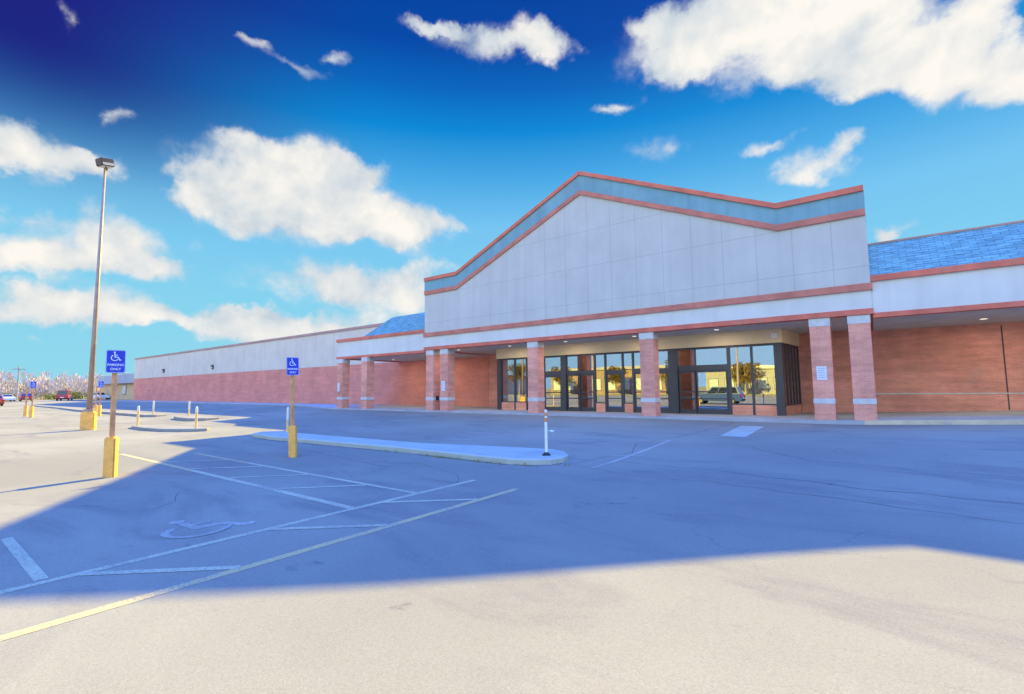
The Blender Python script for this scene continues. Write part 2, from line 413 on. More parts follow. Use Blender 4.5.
def draped(name, quads, mat, lift=0.004):
    """flat strips laid on the asphalt: each a centre line, a width, cut into short pieces"""
    mb = MB()
    for pts, w in quads:
        P = [Vector((p[0], p[1])) for p in pts]
        Q = []
        for a, b in zip(P[:-1], P[1:]):
            n = max(1, int((b - a).length / 0.4))
            for k in range(n): Q.append(a.lerp(b, k / n))
        Q.append(P[-1]); i = len(mb.v)
        for k, p in enumerate(Q):
            d = (Q[min(k + 1, len(Q) - 1)] - Q[max(k - 1, 0)]).normalized(); nrm = Vector((-d.y, d.x))
            ww = w[min(k, len(w) - 1)] if hasattr(w, '__len__') else w
            for sg in (-1, 1):
                q = p + nrm * ww * 0.5 * sg; mb.v.append((q.x, q.y, gz(q.x, q.y) + lift * 0.5))
        for k in range(len(Q) - 1):
            a = i + 2 * k; mb.f.append((a, a + 2, a + 3, a + 1)); mb.fm.append(0)
    for k, f in enumerate(mb.f):
        a, b, c = (Vector(mb.v[q]) for q in f[:3])
        if (b - a).cross(c - b).z < 0: mb.f[k] = f[::-1]
    return tag(mb.build(name, mat), kind='structure')

draped('crosswalk_edge_line', [([(5.65, -22.5), (5.65, -14.2)], 0.12)], M['line_yellow'], 0.006)
draped('crosswalk_inner_line', [([(4.48, -22.5), (4.48, -14.0)], 0.11)], M['line_white'], 0.006)
hat = []
for k, y in enumerate((-21.6, -19.8, -17.98, -16.21)):
    hat.append(([(4.52, y + 0.02), (5.60, y + 1.0)], 0.10))
draped('crosswalk_hatching', hat, M['line_white'], 0.010)
draped('stall_bar', [([(2.2, -20.03), (4.38, -20.05)], 0.105)], M['line_white'], 0.006)
draped('stall_line', [([(-1.6, -16.70), (4.42, -16.70)], 0.13), ([(-1.6, -15.45), (4.42, -15.45)], 0.10)], M['line_white'], 0.006)
draped('stall_line_sunlit', [([(-6.7, -16.72), (-1.6, -16.70)], 0.13), ([(-5.0, -15.44), (-1.6, -15.45)], 0.10)], M['line_yellow'], 0.006)  # same stall lines outside the shadow, warm sunlight put into a yellower colour
draped('aisle_hatching', [([(x, -16.62), (x + 1.05, -15.52)], 0.10) for x in (-1.85, 0.12, 2.08)] + [([(-3.7, -16.6), (-2.7, -15.52)], 0.10)], M['line_white'], 0.010)
draped('drive_line', [([(5.70, -11.5), (5.69, -6.4)], 0.10), ([(-12.0, -7.8), (-9.9, -5.3)], 0.12), ([(-2.0, -7.2), (0.2, -7.2)], 0.1), ([(5.2, -9.6), (6.3, -9.2)], 0.08)], M['line_faint'], 0.006)
stall_lines = []
for k in range(6):
    x = -27.0 - 9.0 * k
    stall_lines.append(([(x, -24), (x, -15.5)], 0.12))
for k in range(7):
    stall_lines.append(([(-12 - 0.2 * k, -21.5 - 3.1 * k), (-6.5, -21.5 - 3.1 * k)], 0.12))
draped('far_stall_line', stall_lines, M['line_yellow'], 0.006)
pm = MB(); pm.poly([(x, y, gz(x, y) + 0.008) for x, y in ((6.80, -5.1), (7.56, -5.1), (7.56, -4.1), (6.80, -4.1))])
for y in (-4.1, -3.1): pm.poly([(x, yy, gz(x, yy) + 0.008) for x, yy in ((6.80, y), (7.56, y), (7.56, y + 1.0), (6.80, y + 1.0))])
tag(pm.build('concrete_patch', M['island']), kind='structure')

def wander(pts, amp, seed, step=0.35):
    r = random.Random(seed); out = []
    for a, b in zip(pts[:-1], pts[1:]):
        n = max(1, int(math.dist(a, b) / step))
        for k in range(n):
            t = k / n; out.append((a[0] + (b[0] - a[0]) * t + r.uniform(-amp, amp), a[1] + (b[1] - a[1]) * t + r.uniform(-amp, amp)))
    out.append(pts[-1]); return out
cr = [([*wander([(4.95, -11.4), (5.19, -10.09), (5.51, -8.88), (5.03, -7.37), (5.73, -5.59), (6.06, -3.1), (6.4, -0.6)], 0.07, 1)], 0.05),
      (wander([(5.3, -10.3), (7.7, -10.5), (10.5, -11.6), (12.3, -11.75), (17, -12.3)], 0.07, 2), 0.045),
      (wander([(5.0, -11.3), (6.9, -11.9), (8.4, -12.0), (11, -12.9), (15, -13.2)], 0.06, 3), 0.03),
      (wander([(0.9, -17.75), (1.3, -17.95), (1.65, -18.1), (2.0, -18.45)], 0.03, 4, 0.2), 0.02),
      (wander([(-9, -13.0), (-4.5, -13.2), (-1.0, -13.5), (1.8, -13.9)], 0.08, 5), 0.035),
      (wander([(0.5, -13.9), (2.0, -13.2), (3.7, -13.7), (4.4, -14.4)], 0.06, 6), 0.025),
      (wander([(-40, -18), (-25, -18.6), (-14, -20.4), (-5, -20.5)], 0.12, 8), 0.06),
      (wander([(-30, -4.0), (-15, -4.6), (-5, -4.2), (4, -5.0), (14, -4.6), (25, -4.2)], 0.1, 9), 0.03),
      (wander([(7.5, -6.5), (9.5, -8.8), (12, -9.6), (20, -10.2)], 0.1, 10), 0.03)]
cr = [(p, w * 0.42) for p, w in cr]
draped('asphalt_cracks', cr, M['crack'], 0.004)

# wheelchair symbol pieces shared by the sign panels and the pavement: strokes in a unit square
def stroke(pts, w):
    """2-D quads along a polyline with mitred joins"""
    P = [Vector(p) for p in pts]; out = []; L = []; Rr = []
    for k, p in enumerate(P):
        a = (P[k] - P[k - 1]).normalized() if k else (P[1] - P[0]).normalized()
        b = (P[k + 1] - P[k]).normalized() if k < len(P) - 1 else a
        e = (a + b).normalized(); n = Vector((-e.y, e.x)); sc = 1 / max(0.5, e.dot(a))
        L.append(p + n * w * .5 * sc); Rr.append(p - n * w * .5 * sc)
    for k in range(len(P) - 1): out.append([Rr[k], Rr[k + 1], L[k + 1], L[k]])
    return out
def wheelchair():
    q = []
    q.append([Vector((0.40 + 0.085 * math.cos(a), 0.90 + 0.085 * math.sin(a))) for a in [2 * math.pi * k / 16 for k in range(16)]])
    q += stroke([(0.41, 0.80), (0.44, 0.40), (0.70, 0.40), (0.84, 0.10), (0.95, 0.14)], 0.095)
    q += stroke([(0.44, 0.62), (0.66, 0.62)], 0.075)
    arc = [(0.42 + 0.295 * math.cos(a), 0.335 + 0.295 * math.sin(a)) for a in [R(118 + k * 13) for k in range(18)]]
    q += stroke(arc, 0.08)
    return q
sy = MB()
for kk, pl in enumerate(wheelchair()):
    pts = []
    for p in pl:
        u, v = p.x - 0.5, p.y
        x = 4.12 - v * 1.10; y = -18.42 + u * 1.15
        pts.append((x, y, gz(x, y) + 0.003 + kk * .0002))
    n = (Vector(pts[1]) - Vector(pts[0])).cross(Vector(pts[2]) - Vector(pts[1]))
    sy.poly(pts if n.z > 0 else pts[::-1])
tag(sy.build('painted_wheelchair_symbol', M['line_faint']), kind='structure')

# sidewalk along the store: follows the ground with a kerb
def walk_z(x): return (0.045 if x < 7.6 else 0.045 + min(1, (x - 7.6) / 3.0) * 0.06) + max(0.0, min(x, 40) - 10.2) * 0.037
sw = MB(); XS = [-22.6, -20, -12, -8, 0, 7.6, 9, 10.4, 12, 14, 17, 21, 26, 34, 42]
for a, b in zip(XS[:-1], XS[1:]):
    za, zb = walk_z(a), walk_z(b)
    sw.poly([(a, 0.05, za), (b, 0.05, zb), (b, 6.2, zb), (a, 6.2, za)])
tag(sw.build('sidewalk', M['concrete']), kind='structure')
kb = MB()
for i, (a, b) in enumerate(zip(XS[:-1], XS[1:])):
    za, zb = walk_z(a) + .002, walk_z(b) + .002; m = 1 if a >= 10.3 else 0
    kb.poly([(a, -0.12, za), (b, -0.12, zb), (b, 0.05, zb), (a, 0.05, za)], m)
    kb.poly([(a, -0.15, za - .3), (b, -0.15, zb - .3), (b, -0.12, zb), (a, -0.12, za)], m)
tag(kb.build('kerb', [M['concrete'], M['kerb_paint']]), kind='structure')
# wing sidewalk with a curve out to the canopy
wp = [(-93, 6.2), (-93, 3.6), (-45, 3.4), (-34, 2.9), (-28, 1.6), (-25, 0.5), (-22.6, -0.12), (-22.6, 6.2)]
tag(MB().slab(wp, -0.3, 0.05, 0, 0.02).build('wing_sidewalk', M['concrete']), kind='structure')
# parking islands: raised concrete pads
M['sunlit_pad'] = plain('sunlit_island_concrete', (0.30, 0.275, 0.225), 0.95, 0.12, 0.9, spec=0.05, bump=0.2, bscale=30, dirt=(0.22, 0.2, 0.17), dirt_amt=0.5, dirt_scale=0.9)  # island concrete again for the sunlit pads, their lit look put into the colour
M['kerb_shade'] = paint('painted_kerb_shade', (0.075, 0.07, 0.07), 0.75)  # dark strips along the island fronts, painting in the shade of the kerb faces
def pad(plan, z0, z1, mat='sunlit_pad', front=None):
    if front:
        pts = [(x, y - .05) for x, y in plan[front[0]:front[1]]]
        draped('kerb_shade_strip', [(pts, 0.13)], M['kerb_shade'], 0.006)
    return tag(MB().slab(plan, z0, z1, 0, 0.03).build('traffic_island', M[mat]), kind='structure')
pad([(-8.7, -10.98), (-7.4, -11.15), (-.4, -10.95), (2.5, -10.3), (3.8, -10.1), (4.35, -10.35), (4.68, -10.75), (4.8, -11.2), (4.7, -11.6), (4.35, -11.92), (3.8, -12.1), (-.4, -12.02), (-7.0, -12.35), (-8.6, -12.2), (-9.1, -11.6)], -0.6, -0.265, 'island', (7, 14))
pad([(-19.5, -13.05), (-18.5, -13.4), (-16.6, -13.45), (-14.8, -13.2), (-13.6, -12.5), (-13.3, -12.0), (-13.8, -11.7), (-15, -11.8), (-18.8, -12.6)], -0.6, -0.28, 'sunlit_pad', (0, 6))
pad([(-26, -9.2), (-24.5, -9.55), (-22.4, -9.6), (-21.5, -9.0), (-21.7, -8.2), (-23, -8.0), (-25.6, -8.1)], -0.6, -0.215, 'sunlit_pad', (0, 4))
pad([(-82, -8.0), (-62.6, -8.5), (-52, -9.2), (-41.5, -9.35), (-31.0, -9.4), (-29.9, -9.0), (-30.2, -8.3), (-41, -8.2), (-52, -8.0), (-62.6, -7.4), (-82, -7.0)], -0.6, -0.225, 'sunlit_pad', (2, 6))

# weeds in the island gutter
wd = MB(); r = random.Random(5)
for cx, cy, n, sp in ((-6.2, -12.1, 10, .5), (-3.9, -12.13, 26, .35), (-.2, -12.15, 22, .6), (1.9, -12.18, 70, .5), (3.2, -12.2, 46, .5), (4.3, -12.05, 20, .3), (5.0, -11.5, 14, .2), (1.2, -12.14, 20, .4)):
    for k in range(n):
        x, y = cx + r.uniform(-sp, sp), cy + r.uniform(-.06, .03); z = gz(x, y); h = r.uniform(.02, .09); a = r.uniform(0, 6.28); d = r.uniform(0, .05)
        wd.poly([(x - .012 * math.sin(a), y + .012 * math.cos(a), z), (x + .012 * math.sin(a), y - .012 * math.cos(a), z), (x + d * math.cos(a), y + d * math.sin(a), z + h)])
tag(wd.build('weeds', M['weed']), kind='stuff')

# ------------------------------------------------------------------ store
store = thing('store_building', 'long empty brick and pale stucco store with red trimmed gable over a glass entrance', 'store', (0, 0, 0))
SOF = 3.90
# wing
MB().box(-92.9, -12.0, 6.175, 6.5, -0.3, 3.78).build('wing_brick_wall', M['wing_brick'], store)
MB().box(-92.9, -12.0, 6.16, 6.5, 3.783, 7.14).build('wing_upper_wall', M['wing_stucco'], store)
MB().box(-93.0, -12.0, 6.08, 6.6, 7.143, 7.38).build('wing_coping', M['coping'], store)
MB().box(-92.88, -92.5, 6.503, 60, -0.3, 7.2).box(-92.4, 45, 59, 60, -0.3, 7.0).box(-92.4, 45, 6.52, 58.9, 6.8, 7.0).build('rear_wall', M['wing_stucco'], store)
# recessed brick wall under the canopies and behind the portico
MB().box(-11.98, 45, 6.18, 6.5, -0.3, 6.79).build('brick_wall', M['brick'], store)
MB().box(14.96, 15.0, 6.168, 6.178, 0.3, 3.7).build('wall_joint', M['crack'], store)
MB().box(10.6, 45, 6.165, 6.178, 0.93, 0.985).build('stone_course', M['stone'], store)

# gable
XL, XR, KL, KR, PK = -12.175, 10.86, -9.33, 8.06, -0.68
def prof(ze, zp): return [(XL, ze), (KL, ze), (PK, zp), (KR, ze), (XR, ze)]
def band(lo, hi, y0, y1, ext=0.0):
    a = [list(p) for p in lo]; b = [list(p) for p in hi]
    for q in (a, b): q[0][0] -= ext; q[-1][0] += ext
    mb = MB()
    for k in range(4):
        mb.prism([tuple(a[k]), tuple(a[k + 1]), tuple(b[k + 1]), tuple(b[k])], y0, y1)
    return mb
pa, pb_, pc, pd = prof(7.45, 11.20), prof(7.69, 11.42), prof(8.34, 12.23), prof(8.555, 12.43)
g = MB(); g.prism([(XL, 4.97)] + pa + [(XR, 4.97)], 0.0, 0.4); g.build('gable_wall', M['gable'], store)
D2 = 11.0
band(pa, pb_, -0.07, 0.42, 0.0).build('gable_lower_band', M['trim2'], store)
band(pb_, pc, -0.03, 0.40).build('gable_cornice', M['cornice'], store)
band(pc, pd, -0.10, 0.50, 0.0).build('gable_coping', M['trim'], store)
# gable side returns and roof behind the front
for X0, X1, nm in ((XL + .002, XL + .3, 'gable_side_wall'), (XR - .3, XR - .002, 'gable_side_wall')):
    MB().box(X0, X1, 0.403, D2, 4.97, 7.45).build(nm, M['gable'], store)
    s2 = -1 if X0 < 0 else 1; xo = X0 if s2 < 0 else X1
    e = sorted((xo + s2 * .010, xo - s2 * .3)); MB().box(e[0], e[1], 0.425, D2, 7.452, 7.69).build('side_lower_band', M['trim2'], store)
    e = sorted((xo + s2 * .006, xo - s2 * .3)); MB().box(e[0], e[1], 0.405, D2, 7.692, 8.34).build('side_cornice', M['cornice'], store)
    e = sorted((xo + s2 * .012, xo - s2 * .35)); MB().box(e[0], e[1], 0.505, D2, 8.342, 8.555).build('side_coping', M['trim'], store)
rf = MB(); lo = prof(7.3, 11.1)
rf.prism([(p[0], p[1]) for p in lo][1:4] + [(KR, 7.1), (KL, 7.1)], 0.41, D2); rf.build('gable_roof', M['roof'], store)
MB().box(XL + .31, XR - .31, D2 - .3, D2 - .01, 6.5, 7.7).build('gable_back_wall', M['gable'], store)
# portico fascia: stucco strip between two red bands
MB().box(XL, XR, -0.002, 0.40, 4.06, 4.72).build('portico_fascia', M['fascia'], store)
MB().box(XL - .05, XR + .05, -0.08, 0.42, 4.722, 4.968).build('portico_upper_band', M['trim2'], store)
MB().box(XL - .03, XR + .03, -0.06, 0.42, 3.86, 4.058).build('portico_lower_band', M['trim'], store)
for xo, s2 in ((XL, -1), (XR, 1)):
    e = sorted((xo, xo - s2 * .3)); MB().box(e[0], e[1], 0.402, 6.1, 4.06, 4.72).build('portico_side_fascia', M['fascia'], store)
    e = sorted((xo + s2 * .05, xo - s2 * .3)); MB().box(e[0], e[1], 0.422, 6.1, 4.722, 4.966).build('portico_side_band', M['trim2'], store)
    e = sorted((xo + s2 * .03, xo - s2 * .3)); MB().box(e[0], e[1], 0.422, 6.1, 3.88, 4.058).build('portico_side_band', M['trim'], store)
MB().box(XL + .31, XR - .31, 0.43, 6.17, SOF, 4.3).build('portico_soffit', M['soffit'], store)
# canopies either side, each with a shingled mansard
def canopy(x0, x1, hip_left):
    MB().box(x0, x1, 0.13, 0.45, 3.90, 5.03).build('canopy_fascia', M['fascia'], store)
    e0 = x0 - (.06 if hip_left else 0)
    MB().box(e0, x1, 0.05, 0.47, 5.032, 5.24).build('canopy_cap', M['trim'], store)
    MB().box(e0, x1, 0.09, 0.47, 3.73, 3.898).build('canopy_lower_band', M['trim'], store)
    MB().box(x0 + (.33 if hip_left else 0), x1, 0.475, 6.165, 3.80, 3.98).build('canopy_soffit', M['soffit'], store)
    if hip_left:
        MB().box(x0, x0 + .3, 0.453, 6.15, 3.90, 5.03).build('canopy_end_fascia', M['fascia'], store)
        MB().box(x0 - .06, x0 + .3, 0.473, 6.07, 5.032, 5.24).build('canopy_end_cap', M['trim'], store)
        MB().box(x0 - .04, x0 + .3, 0.473, 6.15, 3.73, 3.898).build('canopy_end_band', M['trim'], store)
        mb = MB(); xa = x0 + 2.55; xr = xa + 1.6
        mb.poly([(xa, .42, 5.2), (x1, .42, 5.2), (x1, 2.0, 6.80), (xr, 2.0, 6.80)])
        mb.poly([(xa, 6.15, 5.2), (xa, .42, 5.2), (xr, 2.0, 6.80), (xr, 6.15, 6.80)])
        mb.poly([(xr, 2.0, 6.8), (x1, 2.0, 6.8), (x1, 6.15, 6.8), (xr, 6.15, 6.8)])
        mb.build('shingle_roof', M['shingle'], store)
        MB().box(x0, x1, 0.48, 6.1, 5.0, 5.1).build('canopy_deck', M['roof'], store)
    else:
        mb = MB()
        mb.poly([(x0, .42, 5.2), (x1, .42, 5.2), (x1, 2.0, 6.80), (x0, 2.0, 6.80)])
        mb.poly([(x0, 2.05, 6.8), (x1, 2.05, 6.8), (x1, 6.15, 6.8), (x0, 6.15, 6.8)])
        mb.build('shingle_roof', M['shingle'], store)
        MB().box(x0, x1, 1.97, 2.10, 6.79, 6.86).build('ridge_flashing', M['coping'], store)
        MB().box(x0, x1, 0.48, 6.1, 5.0, 5.1).build('canopy_deck', M['roof'], store)
canopy(-22.04, XL - .003, True)
canopy(XR + .003, 45.0, False)

# brick columns
CW = 0.65
for x in (-21.78, -18.80, -12.02, -10.76, -4.10, 2.22, 8.92, 10.12):
    top = 3.85 if -13 < x < 11 else 3.72
    c = MB().box(x, x + CW, 0.0, 0.62, -0.2, top - .30).build('brick_column', M['brick'], store)
    MB().box(x - .012, x + CW + .012, -0.012, 0.632, 0.68, 0.87).build('stone_band', M['stone'], c)
    MB().box(x - .012, x + CW + .012, -0.012, 0.632, top - .298, top).build('stone_cap', M['stone'], c)

# recessed ceiling lights
for x in (-10.6, -6.44, -2.6, 1.35, 5.24, 8.9):
    o = MB().tube([(x, 1.5, SOF - .012), (x, 1.5, SOF + .05)], 0.13, 16).build('ceiling_light', M['white'], store)
    MB().tube([(x, 1.5, SOF - .016), (x, 1.5, SOF - .013)], 0.10, 16).build('light_lens', M['lit_lens'], o)
for x in (-20.2, -15.2, 14.2, 19.0):
    o = MB().tube([(x, 4.0, 3.79), (x, 4.0, 3.83)], 0.14, 16).build('ceiling_light', M['white'], store)
    MB().tube([(x, 4.0, 3.786), (x, 4.0, 3.789)], 0.11, 16).build('light_lens', M['lit_lens'], o)

def downlight(x, y, z, watts):
    l = bpy.data.lights.new('downlight', 'AREA'); l.shape = 'DISK'; l.size = 0.2; l.energy = watts; l.color = (1.0, 0.84, 0.64)
    o = bpy.data.objects.new('downlight', l); col.objects.link(o); o.location = (x, y, z)
for x in (-10.6, -6.44, -2.6, 1.35, 5.24, 8.9): downlight(x, 1.5, SOF - .03, 11)
for x in (-20.2, -15.2, 14.2, 19.0): downlight(x, 4.0, 3.77, 15)
# entrance: glazed vestibule standing out from the brick wall
VX0, VX1, VY = -8.56, 7.58, 3.0
MB().slab([(VX0 - .02, VY - .12), (VX1 + .02, VY - .12), (VX1 + .34, 6.17), (VX0 - .02, 6.17)], 3.27, SOF - .004).build('beige_header', M['beige'], store)
ent = MB()
FY0, FY1 = VY - .03, VY + .10
def post(x0, x1, proud=0.0, z0=0.04, z1=3.268): ent.box(x0, x1, FY0 - proud, FY1, z0, z1)
for a, b in ((-8.56, -8.27), (-3.81, -3.46), (2.50, 2.96)): post(a, b, .06)
post(7.25, 7.58, .06)
for x in (-7.20, -6.29, -1.65, -1.00, 0.02, 0.60): post(x - .05, x + .05)
post(5.27, 5.41, .01)
post(6.28, 6.38)
def rail(x0, x1, z0, z1, proud=-.004): ent.box(x0, x1, FY0 - proud, FY1 - .004, z0, z1)
spans = [(-8.27, -7.25), (-7.15, -6.34), (-6.24, -3.81), (-3.46, -1.70), (-1.60, -1.05), (-.95, -.03), (.07, .55), (.65, 2.50), (2.96, 5.27), (5.41, 6.28), (6.38, 7.25)]
for a, b in spans: rail(a + .002, b - .002, 3.17, 3.268)
frame = ent.build('entrance_frame', M['frame'], store)
def pane(x0, x1, z0, z1, y=VY + .03): return MB().box(x0, x1, y, y + .012, z0, z1).build('glass_pane', M['glass'], frame)
for a, b in ((-8.27, -7.25), (-7.15, -6.34), (-1.60, -1.05), (.07, .55), (5.41, 6.28), (6.38, 7.25)):
    MB().box(a + .003, b - .003, VY - .02, VY + .16, 0.0, 0.50).build('brick_sill_wall', M['brick'], frame)
    MB().box(a + .003, b - .003, FY0 + .004, FY1 - .004, 0.503, 0.56).build('sill_rail', M['frame'], frame)
    pane(a, b, 0.56, 3.17)
def door_unit(x0, x1, splits, hz0, hz1, leaves, handles=True):
    """transom over a header, then framed door leaves with push bars"""
    h = MB().box(x0 + .003, x1 - .003, FY0 + .006, FY1 - .006, hz0, hz1)
    for s in splits: h.box(s - .035, s + .035, FY0 + .006, FY1 - .006, hz1 + .002, 3.168)
    h.build('door_header', M['frame'], frame)
    xs_ = [x0] + list(splits) + [x1]
    for a, b in zip(xs_[:-1], xs_[1:]): pane(a + .01, b - .01, hz1, 3.17)
    for a, b in leaves:
        d = MB(); y0, y1 = VY + .004, VY + .062
        d.box(a, a + .065, y0, y1, .05, hz0 - .004).box(b - .065, b, y0, y1, .05, hz0 - .004)
        d.box(a + .067, b - .067, y0, y1, .05, .27).box(a + .067, b - .067, y0, y1, hz0 - .10, hz0 - .005)
        d.box(a + .067, b - .067, y0, y1, .74, .80)
        d.box(a + .05, b - .05, y0 - .05, y0 - .012, 1.08, 1.14)
        d.build('glass_door', M['frame'], frame)
        pane(a + .065, b - .065, .27, hz0 - .1, VY + .028)
door_unit(-6.24, -3.81, (-5.0,), 2.10, 2.36, [(-6.22, -5.03), (-5.0, -3.84)])
door_unit(-3.46, -1.70, (-2.55,), 2.14, 2.34, [(-3.44, -2.58), (-2.53, -1.72)])
door_unit(-.95, -.03, (), 2.16, 2.30, [(-.94, -.05)])
door_unit(.65, 2.50, (1.55,), 2.14, 2.32, [(.66, 1.54), (1.57, 2.48)])
door_unit(2.96, 5.27, (3.81,), 2.14, 2.40, [(2.98, 3.79), (3.83, 5.25)])
# return of the vestibule, splayed a little outwards: built facing its own +X, then turned into place
SPL = math.atan2(0.30, 3.13)
sd = MB(); L_ = 3.10
YS = [0.10, 0.72, 1.30, 1.88, 2.46, 3.06]
for y in YS[1:-1]: sd.box(-.08, 0, y - .03, y + .03, .503, 3.20)
sd.box(-.10, .004, L_ - .05, L_ + .04, 0.04, 3.266).box(-.10, .004, .05, .13, .04, 3.266)
sd.box(-.08, -.004, .132, L_ - .052, 3.202, 3.266).box(-.08, -.004, .132, L_ - .052, .45, .50)
side = sd.build('side_window_frame', M['frame'], store)
side.location = (VX1 - .02, VY + .10, 0); side.rotation_euler = (0, 0, -SPL)
MB().box(-.16, -.006, .135, L_ - .055, 0.0, .447).build('brick_sill_wall', M['brick'], side)
for a, b in zip(YS[:-1], YS[1:]):
    MB().box(-.05, -.038, a + .031, b - .031, .505, 3.20).build('glass_pane', M['glass'], side)
MB().box(VX0, VX0 + .1, 3.105, 6.17, 0, 3.268).build('vestibule_side_wall', M['brick'], store)
# inside: floor, dropped ceiling, inner partition of dark framing, strip lights
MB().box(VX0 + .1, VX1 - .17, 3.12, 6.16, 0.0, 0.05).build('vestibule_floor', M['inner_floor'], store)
ip = MB()
x = VX0 + .3
k = 0
while x < VX1 - .8:
    ip.box(x - .04, x + .04, 5.60, 5.70, 0.05, 3.26); x += 1.15 if k % 3 else 0.8; k += 1
ip.box(VX0 + .1, VX1 - .2, 5.605, 5.695, 2.2, 2.38)
ip.build('inner_partition', M['frame'], store)
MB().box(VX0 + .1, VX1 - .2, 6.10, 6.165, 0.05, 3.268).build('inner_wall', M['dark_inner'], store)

# things fixed to the store
tag(MB().box(7.19, 7.45, VY - .19, VY - .125, 3.46, 3.70).build('alarm_box', M['white'], None, 0.012), 'small white alarm box high on the beige header above the entrance', 'alarm box')
def notice(x0, x1, z0, z1, y, label):
    t = thing('notice_sign', label, 'notice', ((x0 + x1) / 2, y, z0)); w = (x1 - x0) / 2; h = z1 - z0
    MB().box(-w, w, -.012, 0, 0, h).build('notice_panel', M['paper'], t)
    mb = MB()
    for k in range(5): mb.box(-w * .72, w * (.72 - .2 * (k % 2)), -.0145, -.0122, h * (.82 - .16 * k), h * (.86 - .16 * k))
    mb.build('printed_lines', M['grey_print'], t)
notice(9.06, 9.38, 1.55, 2.06, -.002, 'white notice panel on the inner column of the right hand pair')
notice(-10.63, -10.33, 1.26, 1.87, -.002, 'white notice on the column left of the entrance windows')
notice(-21.72, -21.46, 1.3, 1.9, -.002, 'pale notice on the leftmost column of the left canopy')
def box_fixture(name, label, cat, x, y, z, w, h, m):
    t = thing(name, label, cat, (x, y, z))
    MB().box(-w, w, -.16, 0, -h, h).build('housing', M[m], t, 0.02)
    MB().box(-w * .8, w * .8, -.20, -.162, -h * .8, -h * .1).build('lens', M['lens'], t)
box_fixture('wall_light', 'small dark wall light high on the long left wall, nearer its far end', 'wall light', -78.5, 6.155, 4.75, .35, .28, 'lamp_box')
box_fixture('wall_light', 'small dark wall light high on the long left wall, nearer the canopy', 'wall light', -60.3, 6.155, 4.72, .30, .26, 'lamp_box')
t = thing('outlet_box', 'small black box on the right face of the column beside the notice', 'box', (-12.02 + CW + .001, 0.31, .7))
MB().box(0.013, .10, -.10, .10, 0, .26).build('housing', M['black'], t, 0.01); MB().box(.101, .112, -.06, .06, .08, .20).build('cover', M['lamp_box'], t)

# ------------------------------------------------------------------ accessible parking signs
def text_mesh(txt, size, name, mat, parent, loc):
    cu = bpy.data.curves.new(name, 'FONT'); cu.body = txt; cu.size = size; cu.align_x = 'CENTER'; cu.align_y = 'CENTER'; cu.extrude = 0.001; cu.offset = size * 0.022
    o = bpy.data.objects.new(name, cu); col.objects.link(o)
    bpy.context.view_layer.update()
    me = bpy.data.meshes.new_from_object(o.evaluated_get(bpy.context.evaluated_depsgraph_get()))
    bpy.data.objects.remove(o); me.materials.clear(); me.materials.append(mat)
    ob = bpy.data.objects.new(name, me); col.objects.link(ob); ob.parent = parent
    ob.location = loc; ob.rotation_euler = (R(90), 0, R(90))
    return ob
def make_sign(loc, rz, label, group):
    """faces its own +X"""
    t = thing('accessible_parking_sign', label, 'sign', loc, rz, group)
    base = MB()
    rm = Matrix.Rotation(R(-30), 4, 'Z')
    base.box(-.10, .10, -.10, .10, -.1, .83, 0, rm); base.build('concrete_base', M['yellow'], t, 0.025)
    MB().box(-.04, .04, -.042, .042, .832, 2.32).build('post', M['wood'], t, 0.008)
    w, h, zc, x = .165, .245, 2.425, .046
    pl = []
    for cx, cz, a0 in ((w - .03, h - .03, 0), (-w + .03, h - .03, 90), (-w + .03, -h + .03, 180), (w - .03, -h + .03, 270)):
        for k in range(5):
            a = R(a0 + 22.5 * k); pl.append((cx + .03 * math.cos(a), cz + .03 * math.sin(a)))
    mb = MB(); n = len(pl)
    mb.v = [(x, y, zc + z) for y, z in pl] + [(x + .006, y, zc + z) for y, z in pl]
    mb.f = [tuple(range(n - 1, -1, -1)), tuple(range(n, 2 * n))] + [(k, (k + 1) % n, n + (k + 1) % n, n + k) for k in range(n)]
    mb.fm = [1, 0] + [0] * n
    p = mb.build('sign_panel', [M['sign_blue'], M['sign_back']], t)
    # white keyline
    bd = MB()
    for k in range(n):
        a, b = pl[k], pl[(k + 1) % n]
        q = [(x + .0085, c[0] * f, zc + c[1] * f2) for c, f, f2 in ((a, .975, .98), (b, .975, .98), (b, .935, .948), (a, .935, .948))]
        bd.poly(q[::-1] if False else q)
    bd.build('border', M['sign_white'], p)
    sm = MB()
    for kk, pg in enumerate(wheelchair()):
        pts = [(x + .009 + kk * .0003, (q.x - .52) * .205, zc + .008 + q.y * .205) for q in pg]
        sm.poly(pts)
    sm.build('wheelchair_symbol', M['sign_white'], p)
    text_mesh('PARKING', .066, 'lettering', M['sign_white'], p, (x + .010, 0, zc - .075))
    text_mesh('ONLY', .068, 'lettering', M['sign_white'], p, (x + .010, 0, zc - .165))
    return t
GS = 'accessible parking signs on yellow bases'
s1 = make_sign((-2.14, -18.025, gz(-2, -18)), R(-4), 'nearest blue wheelchair parking sign, on a brown post in the sunlit lot', GS)
s2 = copy_tree(s1, (-1.75, -14.264, gz(-2, -14)), R(-6), 'blue wheelchair parking sign standing in shade beside the long concrete island')
s2.rotation_euler = (R(2.4) * .6, -R(2.4) * .8, R(-6)); s1.rotation_euler = (R(.9) * .6, -R(.9) * .8, R(-4))
copy_tree(s1, (-39.54, -13.97, gz(-39, -14)), R(-8), 'small distant blue wheelchair sign left of the lamp post, facing the camera')
copy_tree(s1, (-42.28, -13.92, gz(-42, -14)), R(100), 'distant parking sign left of the lamp post, turned edge on')
copy_tree(s1, (-37.07, -10.58, gz(-37, -10.5)), R(-8), 'small distant blue wheelchair sign just right of the lamp post, facing the camera')
